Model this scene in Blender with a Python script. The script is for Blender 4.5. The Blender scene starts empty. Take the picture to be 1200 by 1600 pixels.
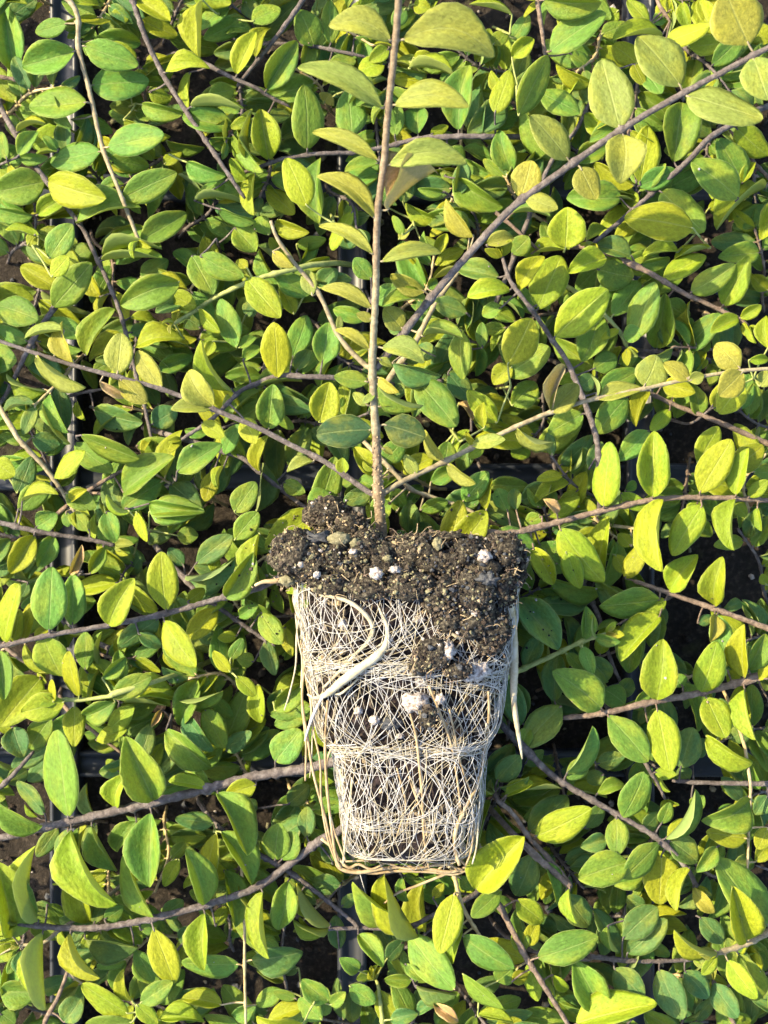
import bpy, math, random
import numpy as np
from mathutils import Vector, Matrix, Quaternion, noise

random.seed(7)
rng = np.random.default_rng(7)
SC = bpy.context.scene
COL = SC.collection

# ---------------------------------------------------------------- camera
S = 0.00012            # metres per photo pixel at the canopy plane
HC = 0.300             # camera height
ZR = 0.035             # canopy reference height
cam_d = bpy.data.cameras.new('camera'); cam = bpy.data.objects.new('camera', cam_d); COL.objects.link(cam)
cam.location = (0, 0, HC)
cam_d.sensor_fit = 'VERTICAL'; cam_d.sensor_height = 24; cam_d.sensor_width = 18
cam_d.lens = 24 * (HC - ZR) / (1600 * S)
cam_d.clip_start = 0.01; cam_d.clip_end = 20
cam_d.dof.use_dof = True; cam_d.dof.focus_distance = HC - 0.042; cam_d.dof.aperture_fstop = 21
SC.camera = cam

# ---------------------------------------------------------------- sky + sun (low, from the left)
SUN_EL, SUN_AZ = math.radians(37), math.radians(163)   # azimuth of the sun, counter-clockwise from +X
world = bpy.data.worlds.new('World'); SC.world = world; world.use_nodes = True
nt = world.node_tree
bg = nt.nodes['Background']
sky = nt.nodes.new('ShaderNodeTexSky'); sky.sky_type = 'NISHITA'; sky.sun_disc = False
sky.sun_elevation = SUN_EL; sky.sun_rotation = math.radians(90) - SUN_AZ
sky.air_density = 1.0; sky.dust_density = 2.0
nt.links.new(sky.outputs['Color'], bg.inputs['Color']); bg.inputs['Strength'].default_value = 0.15
sun_d = bpy.data.lights.new('sun', 'SUN'); sun_d.energy = 4.2; sun_d.angle = math.radians(0.55)
sun_d.color = (1.0, 0.83, 0.53)
sun = bpy.data.objects.new('sun', sun_d); COL.objects.link(sun)
sd = Vector((math.cos(SUN_EL) * math.cos(SUN_AZ), math.cos(SUN_EL) * math.sin(SUN_AZ), math.sin(SUN_EL)))
sun.rotation_euler = sd.to_track_quat('Z', 'Y').to_euler()
sun.location = sd * 2
SC.view_settings.view_transform = 'Standard'; SC.view_settings.look = 'None'
SC.view_settings.gamma = 1; SC.view_settings.use_curve_mapping = False
SC.view_settings.exposure = 1.70
SC.render.engine = 'CYCLES'
SC.cycles.max_bounces = 8; SC.cycles.diffuse_bounces = 4; SC.cycles.transmission_bounces = 6
SC.cycles.use_denoising = True

def P(px, py, z):
    k = S * (HC - z) / (HC - ZR)
    return Vector(((px - 600) * k, (800 - py) * k, z))
def lev(l):
    return 0.0035 + l * 0.0037

# ---------------------------------------------------------------- materials
class NT:
    def __init__(s, name):
        s.m = bpy.data.materials.new(name); s.m.use_nodes = True; s.t = s.m.node_tree
        s.t.nodes.clear()
    def n(s, typ, **kw):
        nd = s.t.nodes.new(typ)
        for k, v in kw.items():
            if k.startswith('i_'):
                key = k[2:]
                key = int(key) if key.isdigit() else key.replace('_', ' ')
                nd.inputs[key].default_value = v
            else: setattr(nd, k, v)
        return nd
    def l(s, a, b): s.t.links.new(a, b)
    def math(s, op, a, b=0.5, c=None, clamp=False):
        nd = s.n('ShaderNodeMath', operation=op, use_clamp=clamp)
        for i, v in enumerate((a, b, c)):
            if v is None: continue
            if hasattr(v, 'is_linked'): s.l(v, nd.inputs[i])
            else: nd.inputs[i].default_value = v
        return nd.outputs[0]
    def mix(s, f, a, b, bt='MIX'):
        nd = s.n('ShaderNodeMix', data_type='RGBA', blend_type=bt)
        for i, v in ((0, f), (6, a), (7, b)):
            if hasattr(v, 'is_linked'): s.l(v, nd.inputs[i])
            else: nd.inputs[i].default_value = v if i == 0 else (*v, 1) if len(v) == 3 else v
        return nd.outputs[2]
    def ramp(s, fac, stops):
        nd = s.n('ShaderNodeValToRGB'); s.l(fac, nd.inputs[0]); e = nd.color_ramp.elements
        while len(e) < len(stops): e.new(0.5)
        for i, (p, c) in enumerate(stops):
            e[i].position = p; e[i].color = (*c, 1) if len(c) == 3 else c
        return nd.outputs[0]
    def noise(s, vec, scale, detail=3, rough=0.55):
        nd = s.n('ShaderNodeTexNoise'); nd.inputs['Scale'].default_value = scale
        nd.inputs['Detail'].default_value = detail; nd.inputs['Roughness'].default_value = rough
        if vec is not None: s.l(vec, nd.inputs['Vector'])
        return nd.outputs[0]

def leaf_material(name, under=False):
    w = NT(name)
    uv = w.n('ShaderNodeUVMap', uv_map='UVMap')
    sp = w.n('ShaderNodeSeparateXYZ'); w.l(uv.outputs[0], sp.inputs[0])
    u, v = sp.outputs[0], sp.outputs[1]
    oi = w.n('ShaderNodeObjectInfo')
    tc = w.n('ShaderNodeTexCoord')
    off = w.n('ShaderNodeVectorMath', operation='ADD')
    rv = w.n('ShaderNodeCombineXYZ')
    r100 = w.math('MULTIPLY', oi.outputs['Random'], 97.0)
    for i in range(3): w.l(r100, rv.inputs[i])
    w.l(tc.outputs['Object'], off.inputs[0]); w.l(rv.outputs[0], off.inputs[1])
    vec = off.outputs[0]
    big = w.noise(vec, 1.7, 4, 0.62)
    fine = w.noise(vec, 15.0, 6, 0.8)
    col = oi.outputs['Color']
    # soft irregular yellow patches paint sunlight into the blade colour
    patch = w.math('MULTIPLY', w.math('SUBTRACT', big, 0.46), 5.0, clamp=True)
    sun_yel = w.mix(0.50, col, (0.55, 0.50, 0.03), 'MIX')
    base = w.mix(w.math('MULTIPLY', patch, 0.55 if not under else 0.2), col, sun_yel)
    # fine mottling
    fm = w.math('MULTIPLY', w.math('SUBTRACT', fine, 0.5), 2.3)
    hs = w.n('ShaderNodeHueSaturation'); w.l(base, hs.inputs['Color'])
    w.l(w.math('ADD', 1.0, fm), hs.inputs['Value'])
    c2 = hs.outputs[0]
    # midrib and side veins (v is 0.5 on the midrib, 0 / 1 on the margin)
    d = w.math('ABSOLUTE', w.math('SUBTRACT', v, 0.5))
    rib = w.math('SUBTRACT', 1.0, w.math('MULTIPLY', d, 34.0), clamp=True)
    wav = w.n('ShaderNodeTexWave', wave_type='BANDS', bands_direction='X')
    cv = w.n('ShaderNodeCombineXYZ')
    w.l(w.math('SUBTRACT', u, w.math('MULTIPLY', d, 0.55)), cv.inputs[0])
    w.l(cv.outputs[0], wav.inputs[0]); wav.inputs['Scale'].default_value = 2.6; wav.inputs['Distortion'].default_value = 1.5
    vein = w.math('MULTIPLY', w.math('SUBTRACT', wav.outputs['Fac'], 0.86, clamp=True), 3.0, clamp=True)
    veinf = w.math('MAXIMUM', w.math('MULTIPLY', rib, 0.32), w.math('MULTIPLY', vein, 0.06))
    pale = w.mix(0.75, c2, (0.55, 0.60, 0.22))
    c3 = w.mix(veinf, c2, pale)
    edge = w.math('MULTIPLY', w.math('SUBTRACT', d, 0.462, clamp=True), 22.0, clamp=True)
    c4 = w.mix(w.math('MULTIPLY', edge, 0.75), c3, pale)
    # sparse dark/pale specks
    vo = w.n('ShaderNodeTexVoronoi'); w.l(vec, vo.inputs['Vector']); vo.inputs['Scale'].default_value = 4.0
    speck = w.math('LESS_THAN', vo.outputs['Distance'], w.math('MULTIPLY', w.noise(vec, 1.3, 1), 0.10))
    c5 = w.mix(w.math('MULTIPLY', speck, 0.65), c4, (0.10, 0.09, 0.03))
    if under:
        c5 = w.mix(0.45, c5, (0.42, 0.46, 0.20))
    pb = w.n('ShaderNodeBsdfPrincipled'); w.l(c5, pb.inputs['Base Color'])
    rg = w.math('ADD', 0.40 if not under else 0.6, w.math('MULTIPLY', fine, 0.25)); w.l(rg, pb.inputs['Roughness'])
    pb.inputs['Specular IOR Level'].default_value = 0.30 if not under else 0.25
    tr = w.n('ShaderNodeBsdfTranslucent')
    tcol = w.mix(0.62, c5, (0.50, 0.52, 0.02)); w.l(tcol, tr.inputs['Color'])
    bmp = w.n('ShaderNodeBump'); bmp.inputs['Strength'].default_value = 0.5; bmp.inputs['Distance'].default_value = 0.00055 if not under else 0.00012
    hgt = w.math('ADD', w.math('MULTIPLY', w.noise(vec, 9.0, 3, 0.6), 0.8),
                 w.math('SUBTRACT', w.math('MULTIPLY', fine, 0.35), w.math('MULTIPLY', w.math('ADD', rib, w.math('MULTIPLY', vein, 0.25)), 0.30)))
    w.l(hgt, bmp.inputs['Height']); w.l(bmp.outputs[0], pb.inputs['Normal']); w.l(bmp.outputs[0], tr.inputs['Normal'])
    ms = w.n('ShaderNodeMixShader'); ms.inputs[0].default_value = 0.46
    w.l(pb.outputs[0], ms.inputs[1]); w.l(tr.outputs[0], ms.inputs[2])
    o = w.n('ShaderNodeOutputMaterial'); w.l(ms.outputs[0], o.inputs[0])
    return w.m

def simple_material(name, stops, scale=400, rough=0.8, bump=0.4, dist=0.0002, detail=4, spec=0.3, transl=0.0, second=None):
    """noise-coloured matter; stops = colour ramp over the noise"""
    w = NT(name); tc = w.n('ShaderNodeTexCoord'); vec = tc.outputs['Object']
    nz = w.noise(vec, scale, detail, 0.65)
    c = w.ramp(nz, stops)
    if second:
        n2 = w.noise(vec, second[0], 3, 0.6)
        c = w.mix(w.math('MULTIPLY', w.math('SUBTRACT', n2, second[2]), 6.0, clamp=True), c, second[1])
    pb = w.n('ShaderNodeBsdfPrincipled'); w.l(c, pb.inputs['Base Color']); pb.inputs['Roughness'].default_value = rough
    pb.inputs['Specular IOR Level'].default_value = spec
    if bump:
        b = w.n('ShaderNodeBump'); b.inputs['Strength'].default_value = bump; b.inputs['Distance'].default_value = dist
        w.l(w.noise(vec, scale * 2.3, 4, 0.7), b.inputs['Height']); w.l(b.outputs[0], pb.inputs['Normal'])
    out = pb.outputs[0]
    if transl:
        t = w.n('ShaderNodeBsdfTranslucent'); w.l(c, t.inputs['Color'])
        ms = w.n('ShaderNodeMixShader'); ms.inputs[0].default_value = transl
        w.l(out, ms.inputs[1]); w.l(t.outputs[0], ms.inputs[2]); out = ms.outputs[0]
    o = w.n('ShaderNodeOutputMaterial'); w.l(out, o.inputs[0])
    return w.m

M = {}
M['leaf'] = leaf_material('leaf_upper')
M['under'] = leaf_material('leaf_underside', True)
M['bark'] = simple_material('grey_brown_bark', [(0.25, (0.045, 0.037, 0.035)), (0.5, (0.105, 0.088, 0.083)), (0.75, (0.21, 0.185, 0.175))], 900, 0.8, 1.0, 0.0004, 6, second=(420, (0.20, 0.18, 0.16), 0.58))
M['bark_pale'] = simple_material('pale_young_bark', [(0.25, (0.11, 0.09, 0.055)), (0.5, (0.22, 0.185, 0.11)), (0.75, (0.36, 0.31, 0.20))], 900, 0.65, 0.5)
M['bark_red'] = simple_material('reddish_bark', [(0.25, (0.08, 0.054, 0.04)), (0.5, (0.17, 0.125, 0.095)), (0.75, (0.30, 0.235, 0.18))], 900, 0.75, 0.9, 0.0004, 6, second=(420, (0.07, 0.055, 0.045), 0.56))
M['bark_tan'] = simple_material('tan_bark', [(0.25, (0.08, 0.055, 0.035)), (0.5, (0.175, 0.13, 0.08)), (0.75, (0.30, 0.24, 0.16))], 900, 0.7, 0.5)
M['green_stem'] = simple_material('green_shoot_tip', [(0.3, (0.16, 0.20, 0.05)), (0.7, (0.34, 0.36, 0.12))], 700, 0.6, 0.3)
M['straw'] = simple_material('dry_straw', [(0.3, (0.28, 0.20, 0.09)), (0.7, (0.50, 0.40, 0.22))], 800, 0.7, 0.3)
M['peat'] = simple_material('dark_peat', [(0.30, (0.008, 0.006, 0.005)), (0.55, (0.030, 0.021, 0.016)), (0.75, (0.09, 0.065, 0.05))], 700, 0.95, 1.0, 0.0006, 8)
M['peat_mid'] = simple_material('brown_peat_crumb', [(0.3, (0.035, 0.027, 0.02)), (0.7, (0.12, 0.095, 0.07))], 1500, 0.95, 0.8, 0.0003)
M['algae'] = simple_material('algae_tinted_crumb', [(0.3, (0.10, 0.095, 0.05)), (0.7, (0.25, 0.23, 0.14))], 1500, 0.95, 0.8, 0.0003)
M['tan'] = simple_material('tan_crumb', [(0.3, (0.22, 0.16, 0.085)), (0.7, (0.48, 0.38, 0.24))], 1500, 0.9, 0.8, 0.0003)
M['perlite'] = simple_material('perlite', [(0.35, (0.16, 0.12, 0.10)), (0.5, (0.38, 0.34, 0.31)), (0.65, (0.55, 0.51, 0.48))], 1600, 0.85, 0.9, 0.0003)
M['crust'] = simple_material('crusted_peat', [(0.36, (0.008, 0.007, 0.006)), (0.50, (0.042, 0.035, 0.026)), (0.60, (0.13, 0.112, 0.078)), (0.72, (0.28, 0.245, 0.18))], 1500, 0.95, 1.0, 0.0007, 8)
M['char'] = simple_material('bluish_black_crumb', [(0.3, (0.010, 0.012, 0.017)), (0.7, (0.05, 0.055, 0.065))], 1500, 0.6, 0.6, 0.0003, spec=0.5)
M['root_white'] = simple_material('fine_white_root', [(0.3, (0.40, 0.39, 0.37)), (0.7, (0.64, 0.63, 0.61))], 500, 0.6, 0, transl=0.15)
M['root_cream'] = simple_material('cream_root', [(0.25, (0.27, 0.21, 0.12)), (0.5, (0.44, 0.39, 0.27)), (0.75, (0.56, 0.52, 0.42))], 420, 0.65, 0.6, transl=0.15, second=(700, (0.14, 0.09, 0.05), 0.60))
M['root_tan'] = simple_material('tan_woody_root', [(0.25, (0.16, 0.11, 0.055)), (0.5, (0.32, 0.235, 0.13)), (0.75, (0.48, 0.39, 0.25))], 350, 0.7, 0.4)
M['plastic'] = simple_material('blue_black_tray_plastic', [(0.35, (0.010, 0.013, 0.020)), (0.65, (0.022, 0.027, 0.038))], 60, 0.45, 0.2, 0.0002, spec=0.5,
                               second=(500, (0.09, 0.075, 0.055), 0.66))
M['soil'] = simple_material('potting_soil', [(0.30, (0.008, 0.006, 0.004)), (0.52, (0.020, 0.015, 0.011)), (0.72, (0.06, 0.048, 0.036))], 900, 0.95, 1.0, 0.0006, 8,
                            second=(130, (0.05, 0.055, 0.02), 0.62))

# ---------------------------------------------------------------- mesh helpers
class MB:
    def __init__(s): s.v = []; s.f = []; s.mi = []; s.n = 0
    def add(s, verts, faces, mi=0):
        verts = np.asarray(verts, dtype=float); o = s.n
        s.v.append(verts); s.n += len(verts)
        s.f.extend([tuple(i + o for i in f) for f in faces]); s.mi.extend([mi] * len(faces))
    def build(s, name, mats, parent=None, smooth=True, kind=None, label=None):
        me = bpy.data.meshes.new(name)
        me.from_pydata(np.concatenate(s.v).tolist() if s.v else [], [], s.f)
        if not isinstance(mats, (list, tuple)): mats = [mats]
        for m in mats: me.materials.append(m)
        if len(mats) > 1: me.polygons.foreach_set('material_index', s.mi)
        me.polygons.foreach_set('use_smooth', [smooth] * len(s.f))
        me.update()
        o = bpy.data.objects.new(name, me); COL.objects.link(o)
        if parent is not None:
            o.parent = parent
            o.matrix_parent_inverse = Matrix.Translation(-parent.location)
        if kind: o['kind'] = kind
        if label: o['label'] = label
        return o

def spline(pts, step=None, n=None):
    """Catmull-Rom through pts"""
    p = [Vector(a) for a in pts]
    if len(p) == 2: p = [p[0], p[0].lerp(p[1], .5), p[1]]
    q = [p[0] * 2 - p[1]] + p + [p[-1] * 2 - p[-2]]
    out = []
    for i in range(1, len(q) - 2):
        L = (q[i + 1] - q[i]).length
        k = n if n else max(2, int(L / step))
        for j in range(k):
            t = j / k; a, b, c, d = q[i - 1], q[i], q[i + 1], q[i + 2]
            out.append(0.5 * ((2 * b) + (-a + c) * t + (2 * a - 5 * b + 4 * c - d) * t * t + (-a + 3 * b - 3 * c + d) * t ** 3))
    out.append(p[-1])
    return out

def tube(mb, path, rad, sides=6, mi=0, cap=True):
    """rad: number or list along path"""
    n = len(path)
    if n < 2: return
    P_ = np.array([tuple(p) for p in path]); T = np.gradient(P_, axis=0)
    T /= np.maximum(np.linalg.norm(T, axis=1)[:, None], 1e-12)
    up = np.array([0, 0, 1.0]);
    if abs(T[0] @ up) > .9: up = np.array([1.0, 0, 0])
    N = np.zeros_like(P_); a = up - T[0] * (T[0] @ up); N[0] = a / np.linalg.norm(a)
    for i in range(1, n):
        a = N[i - 1] - T[i] * (T[i] @ N[i - 1]); N[i] = a / max(np.linalg.norm(a), 1e-9)
    B = np.cross(T, N)
    R = np.full(n, rad) if np.isscalar(rad) else np.array(rad)
    ang = np.arange(sides) * 2 * math.pi / sides
    V = P_[:, None, :] + R[:, None, None] * (np.cos(ang)[None, :, None] * N[:, None, :] + np.sin(ang)[None, :, None] * B[:, None, :])
    V = V.reshape(-1, 3); F = []
    for i in range(n - 1):
        for j in range(sides):
            k = (j + 1) % sides
            F.append((i * sides + j, i * sides + k, (i + 1) * sides + k, (i + 1) * sides + j))
    if cap:
        F.append(tuple(range(sides - 1, -1, -1))); F.append(tuple((n - 1) * sides + j for j in range(sides)))
    mb.add(V, F, mi)

def tag(o, label, cat, group=None, kind=None):
    if label: o['label'] = label
    if cat: o['category'] = cat
    if group: o['group'] = group
    if kind: o['kind'] = kind
def empty(name, loc):
    o = bpy.data.objects.new(name, None); COL.objects.link(o); o.location = loc; o.empty_display_size = 0.005
    return o

# ---------------------------------------------------------------- leaf meshes (unit length, unit width)
def leaf_mesh(seed, fold=0.2, arch=0.1, sick=0.0, wave=0.0, belly=0.45, point=1.0, curl=0.0):
    r = random.Random(seed)
    NU, NV = 11, 7
    us = [0.5 - 0.5 * math.cos(math.pi * i / (NU - 1)) for i in range(NU)]
    asym = r.uniform(-0.06, 0.06)
    def half(u):
        a = math.log(0.5) / math.log(belly)          # shift the widest place to u = belly
        x = u ** a
        h = math.sin(math.pi * min(max(x, 0), 1)) ** 0.56 if 0 < x < 1 else 0
        if u > 0.7: h *= 1 - (point - 1) * 0.28 * (u - 0.7) / 0.3
        if u < 0.25: h *= 0.55 + 0.45 * (u / 0.25) ** 0.7
        return 0.5 * h
    ph = r.uniform(0, 6.28)
    top, bot = [], []
    for u in us:
        h = max(half(u), 0.012 if 0 < u < 1 else 0.004)
        for j in range(NV):
            t = -1 + 2 * j / (NV - 1)
            t = math.sin(t * math.pi / 2) * .35 + t * .65
            y = t * h * (1 + asym * (1 if t > 0 else -1)) + sick * math.sin(math.pi * u) + 0.02 * wave * math.sin(u * 9 + ph) * abs(t)
            y += 0.008 * math.sin(u * 17 + ph * 2 + t) * abs(t)
            z = fold * abs(t) ** 1.25 * h + arch * math.sin(math.pi * u) + wave * 0.07 * math.sin(u * 7.5 + ph + t) * t * t
            z -= 0.16 * fold * 0 + 0.05 * t ** 4 * h
            if curl: z += curl * (u ** 2) * (1 - u) * 2
            th = 0.016 * (1 - abs(t) ** 3) * min(1, u * 6 + .15) * min(1, (1 - u) * 5 + .15) + 0.0012
            top.append((u, y, z + th)); bot.append((u, y, z - th * .6))
    V = top + bot; F = []; MI = []; UV = []
    n = NU * NV
    def uvof(i):
        i %= n; return (us[i // NV], (i % NV) / (NV - 1))
    def f(idx, mi): F.append(idx); MI.append(mi); UV.extend([uvof(i) for i in idx])
    for i in range(NU - 1):
        for j in range(NV - 1):
            a, b, c, d = i * NV + j, i * NV + j + 1, (i + 1) * NV + j + 1, (i + 1) * NV + j
            f((a, d, c, b), 0); f((a + n, b + n, c + n, d + n), 1)
        f((i * NV, i * NV + n, (i + 1) * NV + n, (i + 1) * NV), 0)
        k = NV - 1
        f((i * NV + k, (i + 1) * NV + k, (i + 1) * NV + k + n, i * NV + k + n), 0)
    f(tuple(j for j in range(NV)) + tuple(j + n for j in range(NV - 1, -1, -1)), 0)
    f(tuple((NU - 1) * NV + j for j in range(NV - 1, -1, -1)) + tuple((NU - 1) * NV + j + n for j in range(NV)), 0)
    me = bpy.data.meshes.new('leaf'); me.from_pydata(V, [], F)
    uvl = me.uv_layers.new(name='UVMap'); uvl.data.foreach_set('uv', [c for p in UV for c in p])
    me.materials.append(M['leaf']); me.materials.append(M['under'])
    me.polygons.foreach_set('material_index', MI); me.polygons.foreach_set('use_smooth', [True] * len(F))
    me.update(); return me

FLAT, FOLD, CURL, DRY = [], [], [], []
for i in range(10):
    FLAT.append(leaf_mesh(i, random.uniform(.05, .3), random.uniform(-.03, .09), random.uniform(-.03, .03), random.uniform(.1, .7), random.uniform(.38, .52), random.uniform(1, 1.35)))
for i in range(8):
    FOLD.append(leaf_mesh(40 + i, random.uniform(.45, .85), random.uniform(-.02, .13), random.uniform(-.06, .06), random.uniform(.2, 1.0), random.uniform(.38, .5), random.uniform(1.1, 1.5)))
for i in range(6):
    CURL.append(leaf_mesh(60 + i, random.uniform(.5, 1.1), random.uniform(.10, .22), random.uniform(-.1, .1), random.uniform(.4, 1.0), random.uniform(.4, .5), random.uniform(1.2, 1.6), random.uniform(-.3, .3)))
for i in range(4):
    DRY.append(leaf_mesh(80 + i, random.uniform(.8, 1.5), random.uniform(.08, .2), random.uniform(-.12, .12), 2.4, .48, 1.5))

SICK = {-1: [leaf_mesh(100 + i, .22 + .05 * i, .10, -.30 - .04 * i, .2, .45, 1.2) for i in range(3)], 1: [leaf_mesh(110 + i, .22 + .05 * i, .10, .30 + .04 * i, .2, .45, 1.2) for i in range(3)]}
LCOL = {'g': (0.140, 0.268, 0.038), 'y': (0.262, 0.338, 0.020), 'b': (0.088, 0.195, 0.052), 'p': (0.29, 0.32, 0.062),
        'd': (0.50, 0.36, 0.22), 'k': (0.030, 0.085, 0.035)}  # 'y' also carries sunlight and 'b' shade, painted into the leaf colour
SUNXY = Vector((math.cos(SUN_AZ), math.sin(SUN_AZ), 0))

def put_leaf(parent, B, T, w, c, rnd, style=None, roll=None):
    """B, T world points of the petiole end and the tip; w true apparent width in metres"""
    ax = T - B; L = ax.length; ax.normalize()
    if c == 'd': me = rnd.choice(DRY); w *= .8
    elif style in (-1, 1): me = rnd.choice(SICK[style])
    elif style == 'curl': me = rnd.choice(CURL)
    elif w / L < 0.42 or style == 'fold': me = rnd.choice(FOLD)
    else: me = rnd.choice(FLAT if rnd.random() < .62 else FOLD + CURL[:3])
    tw = max(w, (0.50 if c != 'd' else .30) * L) if style not in (-1, 1) else w * .92
    r = math.acos(min(1, max(w / tw, .33)))
    nrm = Vector((0, 0, 1)) - ax * ax.z; nrm.normalize()
    side = ax.cross(nrm)
    s = 1 if (Quaternion(ax, 1.0) @ nrm).dot(SUNXY) > (Quaternion(ax, -1.0) @ nrm).dot(SUNXY) else -1
    if c not in 'yp' and rnd.random() < .5: s = -s
    ang = s * r + rnd.uniform(-.32, .32) + (s * .10 if c == 'y' else 0)
    if roll is not None: ang = roll
    nrm = Quaternion(ax, ang) @ nrm
    yv = nrm.cross(ax)
    o = bpy.data.objects.new('leaf', me); COL.objects.link(o)
    m = Matrix.Identity(4)
    tw *= 1.01
    for i in range(3):
        m[i][0] = ax[i] * L; m[i][1] = yv[i] * tw; m[i][2] = nrm[i] * L * .8; m[i][3] = B[i]
    if parent is not None:
        o.parent = parent; o.matrix_parent_inverse = Matrix.Translation(-parent.location)
    o.matrix_basis = m
    k = LCOL[c]; j = [1 + rnd.uniform(-.16, .16)] * 3; h = rnd.uniform(-.2, .2)
    o.color = (k[0] * j[0] * (1 + h), k[1] * j[1], k[2] * j[2] * (1 - h), 1)
    if c == 'd': o['label'] = 'dried pinkish brown leaf'
    elif c == 'k': o['label'] = 'old dark green leaf'
    return o
# ---------------------------------------------------------------- what the photo shows, traced once by eye and lifted to real heights
# leaves: petiole x y, tip x y, apparent width (in thirds of a photo pixel, from the patch corner), colour, height level
TR = {}
TR[0, 0] = '''315 110 165 150 92 g6;70 340 20 30 150 g5;350 240 105 310 160 g7;350 100 520 100 75 y6;340 15 465 25 75 y6;395 215 650 305 140 g7
440 190 660 200 100 g5;430 400 700 380 190 g6;600 400 760 385 80 y5;405 480 135 500 170 g7;335 560 530 620 100 g4;505 690 770 630 155 g8
580 560 800 640 80 y6;470 710 235 760 150 g6;320 600 150 690 130 y5;80 620 215 580 60 y7;100 700 0 780 120 g6;210 850 -30 900 175 g6
225 850 500 930 160 y8;510 740 700 780 90 g4;575 930 830 810 145 g7;360 1050 660 970 150 g7;660 1130 875 1000 130 g6;230 1210 340 1050 130 g7
230 960 110 1000 80 y5;200 1020 370 1000 90 y5;0 10 130 20 70 y6;180 1110 25 1075 70 y6;130 1150 210 1050 80 y5;640 0 800 100 110 y7
660 100 830 170 110 y5;950 0 940 270 90 y7;775 340 985 320 92 y7;1110 350 1200 150 110 y7;665 490 860 530 62 g6;895 500 1140 510 74 y8
890 340 880 510 75 y5;980 650 1150 660 50 g6;875 760 1060 820 60 g7;780 660 960 690 42 g5;1150 850 1080 740 60 y8;1190 770 1185 510 95 y8
1195 815 1190 1010 90 y8;770 770 850 700 80 y5;480 1200 760 1170 105 g7;640 520 770 560 90 g4;910 940 1150 960 50 g6;1030 980 1200 1040 60 g7
1045 140 1180 140 100 g5;975 450 1095 420 100 g5;1070 700 1100 540 70 y5;1100 1070 1200 1180 130 g6;980 900 1080 900 80 g4;1180 560 1080 600 60 y7
870 30 1000 90 90 y4;520 100 610 60 90 y5;700 430 800 470 80 y4;1010 100 1060 0 90 b5;60 1010 -20 980 60 b4;1150 10 1200 90 90 b5'''
TR[400, 0] = '''-20 100 115 40 120 g6;270 215 200 45 145 g6;350 205 345 0 100 g5;0 270 70 130 75 y6;50 420 190 190 110 g7;240 700 225 395 160 g8
450 640 430 420 155 g5;60 750 20 510 145 y7;240 965 140 740 145 y8;300 1050 300 740 130 g6;560 900 500 720 130 g5;460 180 550 230 70 g4
620 230 530 290 80 y6;600 300 480 340 130 y6;715 320 930 360 75 y6;950 610 1000 305 135 g6;1060 640 1050 400 100 b5;1120 530 1190 330 110 y7
1200 70 1000 20 80 y8;760 630 760 500 125 g5;650 640 670 490 75 g6;820 630 900 590 60 y4;1200 800 1140 610 120 g6;50 540 160 540 80 b4
180 930 20 1010 90 b5;90 1040 250 1090 70 y6;860 790 1000 830 60 g5;930 835 1160 970 100 g6;1020 1110 890 930 90 p7;1000 1110 855 1000 70 g6
900 1040 815 1110 60 y5;1080 1150 1210 1120 80 p8;850 1030 700 950 80 y5;690 950 700 780 100 b5;600 960 620 790 80 g5;530 1010 385 1060 80 b5
190 1150 330 1120 70 g5;340 300 470 290 80 g5;250 290 360 260 90 g4;740 270 830 260 60 y5;60 1100 0 1020 90 g6;770 1120 860 1160 60 g4
320 480 350 440 90 p5;470 400 560 330 90 y5;1180 420 1100 380 70 y5;700 40 640 120 80 g6;740 20 820 40 80 y5;1110 210 1180 150 80 g5
900 700 980 750 100 g4;380 1110 470 1150 80 b4;20 640 -40 560 100 g5;690 1100 640 1010 50 g7;670 1120 720 1080 50 p6'''
TR[800, 0] = '''180 240 440 60 170 g8;150 0 420 10 70 g8;30 540 170 260 140 g8;0 270 100 180 90 y7;10 180 80 70 90 g5;380 390 205 300 80 y7
120 430 320 530 130 g7;270 250 370 330 90 g5;340 530 490 640 80 y6;250 740 40 500 120 g6;700 170 470 190 110 y7;590 300 470 210 110 y6
720 200 930 120 100 y7;640 110 540 0 80 y6;420 160 540 110 90 g5;660 110 730 70 70 g5;740 50 850 10 60 y5;940 130 870 0 80 y6
760 760 800 480 190 g6;600 860 640 590 150 y7;620 330 700 440 110 g6;570 300 620 400 80 y6;1080 860 960 650 150 g7;1060 930 840 760 180 g8
1190 880 960 1080 110 y9;1050 600 1200 730 140 y6;850 1070 525 1020 180 y9;700 900 900 1090 195 g8;510 930 255 930 150 g7;250 1165 260 970 185 y8
350 1130 450 1070 60 g6;560 1200 380 1150 110 b7;200 1170 140 1040 90 g6;580 990 510 900 90 y5;0 1000 180 1020 52 g7;1200 970 1040 1070 110 g6
830 220 1000 200 100 y6;930 1160 760 1210 60 y7;780 1180 610 1210 60 y7;0 1190 80 1110 100 g8;90 1190 270 1170 70 y6;1080 860 1140 760 60 y6
920 980 1030 940 90 y5;300 760 440 690 110 g5;380 420 280 440 90 b4;350 930 480 890 50 d6;950 420 1020 300 110 g5;1180 350 1090 330 90 g4
60 380 -20 330 100 b5;500 50 440 90 80 y5;560 760 640 900 90 g5;1130 120 1200 200 110 y5;20 1150 130 1190 70 y5'''
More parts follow.
